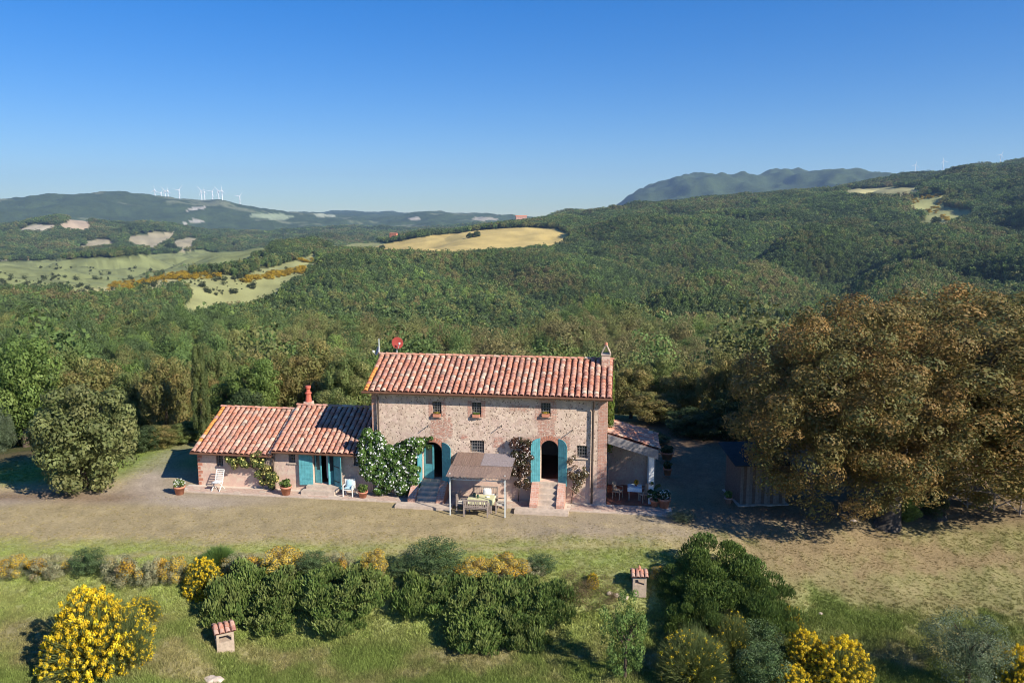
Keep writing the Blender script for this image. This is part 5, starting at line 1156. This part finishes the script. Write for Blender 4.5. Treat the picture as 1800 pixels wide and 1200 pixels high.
# ------------------------------------------------------------------ foreground planting
def rosemary_mesh(seed, n=5600, pal=((.20,.29,.07),(.27,.34,.095),(.14,.22,.056),(.30,.34,.11)), L=.125, w=.018):
    """upright needle spikes over a cushion, unit radius"""
    rs = np.random.RandomState(seed); cl = crown_clumps(rs, 1, 1, .82, 42, .26, .18, .2, .35, .3); P = []; N = []; C = []; pal = np.array(pal)
    for c, r in cl:
        r = np.array(r if hasattr(r, '__len__') else (r,)*3); k = n//len(cl); d = unit(k, rs); d[:, 2] = np.abs(d[:, 2])*.9; P.append(np.array(c)+d*r*(1-.5*rs.rand(k, 1)**2)); b = pal[rs.randint(len(pal))]*(1+.2*rs.normal()); C.append(np.clip(b*.6+.4*pal[rs.randint(len(pal), size=k)]*(1+.15*rs.normal(size=(k, 1))), .01, .5)); N.append(d)
    P = np.concatenate(P); C = np.concatenate(C); N = np.concatenate(N); n = len(P); up = np.array((0, 0, 1.))+N*.5+.25*rs.normal(size=(n, 3)); up /= np.linalg.norm(up, axis=1, keepdims=True); l = (L*(.6+.8*rs.rand(n)))[:, None]
    V_ = []
    for rot in range(3):
        a = np.cross(up, unit(n, rs)); a /= np.linalg.norm(a, axis=1, keepdims=True); s = w*(.8+.4*rs.rand(n, 1)); V_.append(np.stack([P-a*s*.6, P+a*s*.6, P+up*l*.75+a*s, P+up*l*1.05, P+up*l*.75-a*s], 1))
    V_ = np.concatenate(V_).reshape(-1, 3); return npmesh('foliage', V_, 5, np.concatenate([C]*3), LEAF)
ROS = [rosemary_mesh(300+i) for i in range(3)]
ROSD = rosemary_mesh(320, 20000, ((.19,.27,.065),(.24,.32,.08),(.15,.22,.058)), .06, .0085)
def stems_mesh(seed, n, pal, L=.5, w=.006, spread=.9):
    rs = np.random.RandomState(seed); d = unit(n, rs); d[:, 2] = np.abs(d[:, 2])*.9+.15; d /= np.linalg.norm(d, axis=1, keepdims=True); b = d*(.25+.5*rs.rand(n, 1))*np.array((1,1,.95)); tip = b+d*L*(.5+.7*rs.rand(n, 1))+.06*rs.normal(size=(n, 3)); m = (b+tip)/2
    lim = .85 + .5*vnoise(d[:, :1]*3.1+7, d[:, 1:2]*3.1+d[:, 2:]*2); tip /= np.maximum(1, np.linalg.norm(tip, axis=1, keepdims=True)/lim)
    V_ = []
    for k in range(2): a = np.cross(d, unit(n, rs)); a /= np.linalg.norm(a, axis=1, keepdims=True); V_.append(np.stack([b-a*w, b+a*w, tip], 1))
    pal = np.array(pal); C = pal[rs.randint(len(pal), size=n)]*(.8+.4*rs.rand(n, 1)); return npmesh('stems', np.concatenate(V_).reshape(-1, 3), 3, np.concatenate([C, C]), LEAF), tip
STG = [(.20,.25,.08),(.26,.29,.10),(.15,.20,.07)]
def broom_meshes(seed, nst, nfl, cover, fsize=.0165, ncl=700):
    rs = np.random.RandomState(seed); st, tip = stems_mesh(seed, nst, STG, .45, .006)
    cl = crown_clumps(rs, 1, 1, .95, ncl, .06, .12, .2, .3, .35); keep = [c for c in cl if rs.rand() < cover * (.55 + .9 * float(vnoise(np.array([c[0][0]*2.3+9]), np.array([c[0][2]*2.3+c[0][1]*1.5+5]))[0]))]
    dens = nfl/sum(4*math.pi*(np.prod(r if hasattr(r,'__len__') else (r,)*3))**(2/3) for c, r in keep)
    q, c = cloud(keep, dens, fsize, [(.78,.56,.02),(.85,.64,.03),(.70,.46,.015),(.80,.60,.05)], rs, depth=.8, aspect=.7); fl = npmesh('flowers', q, 4, c, PETAL)
    q, c = cloud([(cc, np.array(rr)*.9) for cc, rr in cl], 110, .03, [(.16,.21,.06),(.13,.16,.05),(.16,.15,.06)], rs, depth=.6, aspect=.25); gr = npmesh('foliage', q, 4, c, LEAF)
    return st, fl, gr
BRM = {'full': broom_meshes(400, 3000, 76000, 1.8), 'half': broom_meshes(410, 6500, 17000, .6), 'few': broom_meshes(420, 12000, 4000, .35), 'none': (stems_mesh(430, 9000, [(.14,.24,.06),(.18,.29,.07),(.12,.20,.05)], .45, .007)[0], None, None)}
def helich(seed, fy):
    rs = np.random.RandomState(seed); cl = crown_clumps(rs, 1, 1, .7, 34, .24, .15, .15, .3, .2); q, c = cloud(cl, 320, .035, [(.36,.36,.20),(.42,.40,.22),(.26,.28,.15),(.36,.24,.13)], rs, aspect=.3, depth=.4); g = npmesh('foliage', q, 4, c, LEAF)
    cl2 = [(c_, np.array(r_)*1.12) for c_, r_ in cl if c_[2] > .15 and rs.rand() < fy]; q, c = cloud(cl2 or cl[:3], 200, .028, [(.58,.42,.05),(.62,.46,.08),(.50,.34,.05),(.68,.38,.02)], rs, depth=.15, aspect=.8); return g, npmesh('flowers', q, 4, c, PETAL)
HEL = [helich(500, .6), helich(501, .35), helich(502, .9)]
BUSH = crown_proto('foliage', 91, 1, .9, 70, .2, 9000, .030, [(.09,.15,.05),(.12,.18,.065),(.07,.11,.04),(.15,.20,.09)], .12)
DRYB = crown_proto('foliage', 92, 1, .9, 60, .22, 9000, .022, [(.22,.14,.07),(.16,.13,.06),(.12,.12,.045),(.26,.17,.09)], .2, aspect=.3)
def shrub(kind, px, pyb, wpx, hpx, label, name, cat, group=None, seed=0, yoff=0):
    g = at(px, pyb); D = math.hypot(g.y, 0); s = D/F; R_ = wpx/2*s; hz = hpx*s*1.0; R_ *= 1.22 if kind == 'ros' else 1.08; rt = root(name, g+Vector((0, R_*.5+yoff, 0)), random.uniform(0, 6.28), label, cat, group)
    rt.location.z = gz(rt.location.x, rt.location.y) - .05; hz = max(.25, hz - (rt.location.z - g.z)*.95)
    if kind == 'ros': ob('foliage', ROS[seed % 3], rt, (0,0,hz*.06), None, (R_, R_*.85, max(.45, hz*.80)))
    elif kind == 'rosd': ob('foliage', ROSD, rt, (0,0,hz*.15), None, (R_, R_*.85, hz*.88))
    elif kind == 'hel': f, fl = HEL[seed % 3]; ob('foliage', f, rt, (0,0,hz*.2), None, (R_, R_*.8, hz)); ob('flowers', fl, rt, (0,0,hz*.2), None, (R_, R_*.8, hz))
    elif kind == 'bush': ob('foliage', BUSH, rt, (0,0,hz*.5), None, (R_, R_*.9, hz*.58))
    elif kind == 'dry': ob('foliage', DRYB, rt, (0,0,hz*.45), None, (R_, R_*.9, hz*.6))
    else:
        st, fl, gr = BRM[kind]; ob('stems', st, rt, None, None, (R_, R_*.9, hz*.95))
        if gr: ob('foliage', gr, rt, None, None, (R_, R_*.9, hz*.9))
        if fl: ob('flowers', fl, rt, None, None, (R_, R_*.9, hz*.92))
    return rt
hg = 'helichrysum and lavender bushes along the terrace edge'; rg = 'rosemary bushes cascading down the bank'
SH_ = [
 ('full', 140, 1196, 185, 158, 'large yellow flowering broom at the lower left of the lawn', 'broom_bush', 'broom', None, 0),
 ('half', 205, 1180, 120, 125, 'straggly thinly flowering broom right of the large yellow one', 'broom_bush', 'broom', None, 0),
 ('half', 245, 1095, 70, 45, 'small pale broom tuft behind the straggly one', 'broom_bush', 'broom', None, 0),
 ('hel', 15, 1024, 62, 42, 'orange and grey bush at the very left of the terrace edge', 'curry_bush', 'shrub', hg, 0),
 ('hel', 75, 1026, 70, 44, 'orange tipped grey bush left of the round green bush', 'curry_bush', 'shrub', hg, 1),
 ('bush', 146, 1018, 70, 50, 'round green bush in the left part of the terrace edge', 'green_bush', 'bush', None, 0),
 ('hel', 208, 1034, 76, 56, 'pale grey rounded bush right of the round green bush', 'curry_bush', 'shrub', hg, 1),
 ('hel', 262, 1034, 60, 50, 'greyish purple bush with orange blooms before the small broom', 'curry_bush', 'shrub', hg, 1),
 ('hel', 300, 1032, 60, 48, 'dull grey bush touching the small bright broom', 'curry_bush', 'shrub', hg, 0),
 ('full', 352, 1050, 76, 68, 'small bright yellow broom at the left end of the rosemary', 'broom_bush', 'broom', None, 0),
 ('none', 378, 1000, 72, 40, 'feathery green broom without flowers on the terrace edge', 'broom_bush', 'broom', None, 0),
 ('hel', 420, 1012, 70, 34, 'grey bush behind the first rosemary', 'curry_bush', 'shrub', hg, 1),
 ('hel', 490, 1018, 84, 46, 'yellow flowering curry bush behind the left rosemary mass', 'curry_bush', 'shrub', hg, 2),
 ('bush', 548, 1020, 60, 50, 'green bush between the yellow curry bushes', 'green_bush', 'bush', None, 0),
 ('hel', 600, 1018, 60, 44, 'grey yellow curry bush right of the small green bush', 'curry_bush', 'shrub', hg, 1),
 ('hel', 655, 1020, 62, 46, 'bright yellow curry bush at the gap in the rosemary', 'curry_bush', 'shrub', hg, 2),
 ('ros', 390, 1100, 80, 86, 'rosemary at the far left of the bank, above the tiled lantern', 'rosemary_bush', 'rosemary', rg, 0),
 ('ros', 425, 1085, 100, 95, 'rosemary behind the tiled lantern on the left', 'rosemary_bush', 'rosemary', rg, 1),
 ('ros', 490, 1100, 100, 105, 'rosemary in the centre of the left mass', 'rosemary_bush', 'rosemary', rg, 2),
 ('ros', 470, 1122, 90, 70, 'low rosemary spilling onto the lawn in the left mass', 'rosemary_bush', 'rosemary', rg, 0),
 ('ros', 560, 1105, 105, 110, 'rosemary right of the centre of the left mass', 'rosemary_bush', 'rosemary', rg, 1),
 ('ros', 585, 1125, 90, 80, 'low rosemary at the front of the left mass', 'rosemary_bush', 'rosemary', rg, 2),
 ('ros', 635, 1095, 100, 95, 'rosemary at the right end of the left mass, by the gap', 'rosemary_bush', 'rosemary', rg, 0),
 ('bush', 705, 1020, 44, 36, 'small pale green bush left of the big domed one', 'green_bush', 'bush', None, 0),
 ('bush', 762, 1030, 110, 76, 'big domed dark green bush on the terrace edge', 'green_bush', 'bush', None, 0),
 ('hel', 835, 1030, 80, 40, 'yellow curry bush right of the big domed bush', 'curry_bush', 'shrub', hg, 2),
 ('hel', 890, 1030, 80, 46, 'yellow curry bush in the middle of the right rosemary mass', 'curry_bush', 'shrub', hg, 2),
 ('hel', 935, 1030, 60, 36, 'grey curry bush before the small dark bush', 'curry_bush', 'shrub', hg, 1),
 ('bush', 952, 1012, 56, 34, 'small dark bush at the back of the right rosemary mass', 'green_bush', 'bush', None, 0),
 ('ros', 730, 1105, 90, 95, 'rosemary at the left end of the right mass, by the gap', 'rosemary_bush', 'rosemary', rg, 1),
 ('ros', 785, 1100, 95, 95, 'rosemary below the big domed bush', 'rosemary_bush', 'rosemary', rg, 2),
 ('ros', 845, 1120, 110, 105, 'rosemary in the centre of the right mass', 'rosemary_bush', 'rosemary', rg, 0),
 ('ros', 830, 1148, 100, 80, 'lowest rosemary of the right mass, spilling onto the lawn', 'rosemary_bush', 'rosemary', rg, 1),
 ('ros', 905, 1115, 100, 105, 'rosemary right of the centre of the right mass', 'rosemary_bush', 'rosemary', rg, 2),
 ('ros', 915, 1142, 90, 70, 'low front rosemary right of the lowest one', 'rosemary_bush', 'rosemary', rg, 0),
 ('ros', 965, 1115, 90, 95, 'rosemary beside the dry brown shrub', 'rosemary_bush', 'rosemary', rg, 1),
 ('dry', 1030, 1100, 110, 90, 'dry brown shrub right of the rosemary mass', 'dry_shrub', 'shrub', None, 0),
 ('dry', 1075, 1085, 60, 50, 'small dry shrub under the right tiled lantern', 'dry_shrub', 'shrub', None, 0),
 ('full', 1042, 1035, 26, 28, 'tiny orange yellow bloom tuft left of the right lantern', 'broom_bush', 'broom', None, 0),
 ('hel', 1168, 1030, 50, 30, 'little grey yellow bush right of the right lantern', 'curry_bush', 'shrub', hg, 0),
 ('rosd', 1205, 1090, 100, 90, 'dark green bush right behind the right lantern', 'juniper_bush', 'juniper', None, 0),
 ('rosd', 1275, 1100, 200, 132, 'tallest dark green juniper on the right of the bank', 'juniper_bush', 'juniper', None, 0),
 ('rosd', 1345, 1128, 130, 105, 'juniper flanking the tallest one on its right', 'juniper_bush', 'juniper', None, 0),
 ('rosd', 1225, 1145, 130, 90, 'low juniper in front of the tallest one', 'juniper_bush', 'juniper', None, 0),
 ('few', 1225, 1215, 140, 110, 'tall grey green broom with few yellow flowers at the bottom', 'broom_bush', 'broom', None, 0),
 ('few', 1290, 1165, 90, 90, 'sparsely flowering broom below the tallest juniper', 'broom_bush', 'broom', None, 0),
 ('bush', 1340, 1165, 90, 70, 'leafy green bush between the junipers and the yellow broom', 'green_bush', 'bush', None, 0),
 ('bush', 1345, 1225, 100, 90, 'dark bush at the bottom edge left of the yellow broom', 'green_bush', 'bush', None, 0),
 ('half', 1395, 1120, 50, 56, 'small broom with yellow tips right of the junipers', 'broom_bush', 'broom', None, 0),
 ('full', 1425, 1190, 95, 78, 'yellow broom, the upper left one of the lower right pair', 'broom_bush', 'broom', None, 0),
 ('full', 1490, 1225, 125, 100, 'dense yellow broom at the lower right of the lawn', 'broom_bush', 'broom', None, 0),
 ('full', 1400, 1235, 90, 60, 'yellow broom touching the bottom edge', 'broom_bush', 'broom', None, 0),
 ('full', 1800, 1215, 80, 80, 'yellow broom cut by the lower right corner', 'broom_bush', 'broom', None, 0),
]
for (kd, px, pyb, w, h, lab, nm, cat, grp, sd) in SH_: shrub(kd, px, pyb, w, h, lab, nm, cat, grp, sd)
# olive and sapling
tree(1700, 1078, 0, 145, 'olive', 'grey green young olive tree at the lower right', .1, 'olive_tree', 'olive tree', None, True, base=(1700, 1215))
tree(1108, 1048, 0, 92, 'loose', 'loose light green upright shrub in front of the right lantern', .05, 'sapling', 'sapling', None, True, base=(1098, 1190))
# small tiled lantern houses
def lantern(px, py, w, h, rz, label):
    g = at(px, py); r = root('garden_lantern', g, rz, label, 'garden lantern'); t_ = .07
    body = simple('rendered_lantern', (.44,.34,.25), .9, .25, 8, .1, 0, .5, .01) if 'rendered_lantern' not in bpy.data.materials else bpy.data.materials['rendered_lantern']
    a = w/2; zs, ze = h*.48, h*.80
    mb = MB().box(-a, a, -a, a, -.2, zs).box(-a, a, -a, a, ze, h)
    for sx in (-1, 1):
        for sy in (-1, 1): x0, x1 = sorted((sx*a, sx*(a-t_*1.4))); y0, y1 = sorted((sy*a, sy*(a-t_*1.4))); mb.box(x0, x1, y0, y1, zs, ze)
    ob('body', mb.mesh('body', body), r); rf = MB(); o = a*1.3; rf.quad((-o,-o,h),(o,-o,h),(o,0,h+a*.55),(-o,0,h+a*.55)); rf.quad((o,o,h),(-o,o,h),(-o,0,h+a*.55),(o,0,h+a*.55)); rf.poly([(-o,-o,h),(-o,0,h+a*.55),(-o,o,h)]); rf.poly([(o,-o,h),(o,o,h),(o,0,h+a*.55)]); rf.quad((-o,-o,h),(-o,o,h),(o,o,h),(o,-o,h))
    rfo = ob('roof', rf.mesh('roof', UNDER), r); n = 4; tm = make_tile(o*.62, 2*o/n*.85, ht=.5).mesh('tile', TILEW)
    for s_ in (0, math.pi):
        for i in range(n):
            for k in range(2):
                t = bpy.data.objects.new('tile', tm); COL.objects.link(t); t.parent = rfo; t.matrix_local = Matrix.Rotation(s_, 4, 'Z') @ Matrix.Translation((-o+(i+.5)*2*o/n, -o*(1-k*.5)*1.03, h+.015+k*a*.27)) @ Matrix.Rotation(math.atan(.55/1.3), 4, 'X') @ Matrix.Rotation(random.uniform(-.05, .05), 4, 'Z')
    if px > 800: ob('finial', MB().lathe([(.06,0),(.05,.12),(.07,.14),(.001,.24)], (0, 0, h+a*.55), 8).mesh('finial', TERRA), r)
    return r
lantern(395, 1136, .66, .80, math.radians(28), 'tiled lantern house standing on the lawn left of centre')
lantern(1123, 1036, .58, .74, math.radians(-4), 'tiled lantern house on the terrace edge, right of the rosemary')
# rocks
def rock(px, py, s, label, grp='field stones'):
    g = at(px, py); rs = np.random.RandomState(int(px)); m = MB(); 
    import bmesh; bm = bmesh.new(); bmesh.ops.create_icosphere(bm, subdivisions=2, radius=s)
    for v in bm.verts: k = 1+.25*math.sin(v.co.x*9/s*.3+px)+.12*rs.normal(); v.co *= k; v.co.z *= .7
    me = bpy.data.meshes.new('stone'); bm.to_mesh(me); bm.free(); me.materials.append(STN); tag(ob('stone', me, None, g), label, 'stone', grp)
for q in ((375, 1196, .30, 'large pale stone at the bottom edge left of centre'), (430, 1100, .12, 'small stone between lantern and rosemary'), (1085, 1046, .17, 'stone left of the right lantern, upper'), (1098, 1050, .15, 'stone right beside the right lantern foot'), (1072, 1042, .14, 'stone farthest left of the right lantern'), (700, 1058, .14, 'stone in the gap between the rosemary masses'), (1443, 1078, .10, 'small pale orange stone on the right lawn'), (1500, 915, .13, 'pale stone under the oaks')): rock(*q)
# the strip of unmown yellow grass by the porch
tree(1200, 897, 0, 50, 'olive', 'patch of tall light grass right of the last pot', 0, 'tall_grass', 'grass clump', None, False, base=(1200, 915))

#@@FAR
# ------------------------------------------------------------------ distant farmhouses, cypress rows, wind turbines
RPINK = simple('far_pink_render', (.55,.32,.25), .9, .1, .2); RROOF = simple('far_tile_roof', (.55,.20,.11), .9, .2, .3); RPALE = simple('far_pale_render', (.66,.58,.48), .9, .1, .2); FWIN = simple('far_window', (.05,.05,.05), .5)
def far_house(px, py, dist, w, d, h, rz, wall, label, win=0, name='distant_farmhouse'):
    g = on(px, py, dist); dd = ray(px, py); g.z = max(g.z, H+(g.y/dd[1])*dd[2]) - 1.0
    r = root(name, g, rz, label, 'house'); ob('wall', MB().box(-w/2, w/2, -d/2, d/2, -6, h).mesh('wall', wall), r); o = .6; m = MB(); zr = h+d*.22
    m.quad((-w/2-o,-d/2-o,h+.05),(w/2+o,-d/2-o,h+.05),(w/2+o,0,zr),(-w/2-o,0,zr)); m.quad((w/2+o,d/2+o,h+.05),(-w/2-o,d/2+o,h+.05),(-w/2-o,0,zr),(w/2+o,0,zr)); m.poly([(-w/2-o,-d/2-o,h+.05),(-w/2-o,0,zr),(-w/2-o,d/2+o,h+.05)]); m.poly([(w/2+o,-d/2-o,h+.05),(w/2+o,d/2+o,h+.05),(w/2+o,0,zr)])
    ob('roof', m.mesh('roof', RROOF), r)
    for k in range(win): x = -w/2+w*(k+.5)/win; ob('window', MB().box(x-.6, x+.6, -d/2-.06, -d/2+.05, h*.6, h*.6+1.6).mesh('window', FWIN), r)
far_house(916, 386, 2350, 32, 14, 10, .1, RPINK, 'pink farmhouse with red roof on the crest above the golden field', 6)
far_house(692, 414, 2200, 20, 10, 6, -.3, RROOF, 'low red roofed farmhouse left of the wooded crest', 3)
far_house(709, 416, 2210, 14, 9, 6, .3, RPALE, 'pale small house beside the red roofed farmhouse', 2)
far_house(4, 458, 2500, 24, 12, 8, .1, RPALE, 'orange roofed house at the left edge of the plain', 3)
far_house(38, 460, 2450, 42, 12, 6, .1, RPINK, 'long pinkish farm building on the left of the plain', 4)
far_house(205, 434, 3900, 26, 14, 9, -.2, RPALE, 'white house among the pale fields of the middle hill', 3)
far_house(1716, 320, 2900, 36, 12, 6, 0, RPINK, 'low brown house on the wooded right ridge', 3)
far_house(1708, 301, 3000, 22, 12, 8, 0, RPALE, 'grey house on the crest of the right ridge', 2)
rs = np.random.RandomState(77); cyl = []
for k in range(30): f = rs.rand(); a = rs.rand()*6.28; r_ = .8*math.sin(math.pi*(.12+.6*(1-f))); cyl.append(((math.cos(a)*r_, math.sin(a)*r_, f*9), (.9,.9,1.8)))
q, c = cloud(cyl, 3.0, .5, [(.04,.06,.022),(.055,.075,.028)], rs); FCY = npmesh('crown', q, 4, c, LEAF)
for i in range(26):
    px = 850+i*4.3+rs.normal()*1.2; g = on(px, 398, 2180+rs.normal()*15); g.z -= .5; s = rs.uniform(.9, 1.4); o = ob('distant_cypress', FCY, None, g, rs.rand()*6, (s*1.3, s*1.3, s)); tag(o, 'dark cypress, %s from the left in the row above the golden field' % ORD[i], 'cypress', 'cypress row above the golden field')
FBT = CR['dark'][0]
for i, (px, py, dist, R_, lab) in enumerate(((826, 418, 1750, 9, 'left of the two dark trees standing alone in the golden field'), (838, 416, 1760, 10, 'right of the two dark trees standing alone in the golden field'), (672, 438, 1650, 8, 'dark tree on the left tip of the golden field'), (640, 440, 1650, 6, 'smaller dark tree left of the tip of the golden field'), (1645, 392, 1650, 9, 'dark round tree in the right hillside clearing'), (300, 440, 3400, 22, 'round copse between the pale fields of the plain'), (400, 480, 1500, 8, 'dark tree on the crest of the grassy knoll'))):
    g = at(px, py); o = ob('lone_tree', FBT, None, g+Vector((0,0,R_*.5)), i, (R_, R_, R_*.8)); tag(o, lab, 'tree')
TW = simple('turbine_white', (.85,.86,.86), .5, .03, .1)
def turbine(px, base_py, top_py, dist, label, rot, group):
    d = ray(px, base_py); t = dist/d[1]; g = Vector((t*d[0], t*d[1], H+t*d[2])); hub = (base_py-top_py)*.66*dist/F*1.02; R_ = hub*.52
    zz = gz(g.x, g.y); r = root('wind_turbine', g, 0, label, 'wind turbine', group); w = dist*(.0006 if dist > 5000 else .0004)
    ob('tower', MB().tube([(0,0,min(0, zz-g.z)-4),(0,0,hub)], [w*1.15, w*.7], 10).mesh('tower', TW), r); ob('nacelle', MB().box(-w, w, -w*2, w*2.2, hub-w, hub+w).mesh('nacelle', TW), r)
    h = ob('hub', MB().tube([(0,-w*2,hub),(0,-w*3.2,hub)], [w*.9, w*.4], 10).mesh('hub', TW), r)
    for k in range(3):
        a = rot+k*2.0944; dx_, dz_ = math.sin(a), math.cos(a); px_, pz_ = dz_, -dx_; v = -w*2.6; m = MB(); 
        secs = [(0.02, .35), (.15, .75), (.5, .5), (1, .12)]; prev = None
        for f, ww in secs:
            c0 = (dx_*R_*f, hub+dz_*R_*f); q = [(c0[0]+px_*w*ww, v, c0[1]+pz_*w*ww), (c0[0], v-w*.25, c0[1]), (c0[0]-px_*w*ww*.6, v, c0[1]-pz_*w*ww*.6), (c0[0], v+w*.2, c0[1])]
            if prev: [m.quad(prev[j], prev[(j+1) % 4], q[(j+1) % 4], q[j]) for j in range(4)]
            prev = q
        m.poly(prev); ob('blade', m.mesh('blade', TW), r)
tg = 'wind turbines along the far left ridge'
for i, (px, b, tp, lab) in enumerate(((273, 352, 332, 'leftmost wind turbine of the far left ridge'), (284, 353, 338, 'short wind turbine, second on the far left ridge'), (291, 354, 332, 'left one of the close pair in the first turbine cluster'), (296, 354, 333, 'right one of the close pair in the first turbine cluster'), (316, 358, 329, 'tall lone wind turbine left of the ridge saddle'), (355, 356, 331, 'wind turbine just right of the ridge saddle'), (360, 351, 336, 'faint wind turbine behind the one right of the saddle'), (374, 357, 333, 'middle wind turbine of the second cluster'), (385, 355, 332, 'left one of the pair on the second hilltop'), (391, 355, 332, 'right one of the pair on the second hilltop'), (422, 364, 342, 'last wind turbine on the right slope of the far left ridge'))):
    turbine(px, b, tp-5, 8600, lab, i*.7, tg)
for px, b, tp, lab, ro in ((1608, 306, 286, 'left wind turbine on the right ridge', .2), (1657, 300, 279, 'middle wind turbine on the right ridge', -.3), (1758, 290, 268, 'right wind turbine on the right ridge', .4)):
    turbine(px, b, tp-3, 3900, lab, ro, 'wind turbines on the right ridge')
# ------------------------------------------------------------------ the air
hz_ = MB().box(-13500, 13500, -13500, 13500, -130, 760).mesh('haze', bpy.data.materials.new('haze')); hm = hz_.materials[0]; hm.use_nodes = True; hm.node_tree.nodes.clear()
pv = hm.node_tree.nodes.new('ShaderNodeVolumePrincipled'); pv.inputs['Color'].default_value = (.50, .72, 1.0, 1); pv.inputs['Density'].default_value = 5.2e-5; pv.inputs['Anisotropy'].default_value = .2
ho = hm.node_tree.nodes.new('ShaderNodeOutputMaterial'); hm.node_tree.links.new(pv.outputs[0], ho.inputs['Volume'])
tag(ob('haze', hz_), kind='stuff')
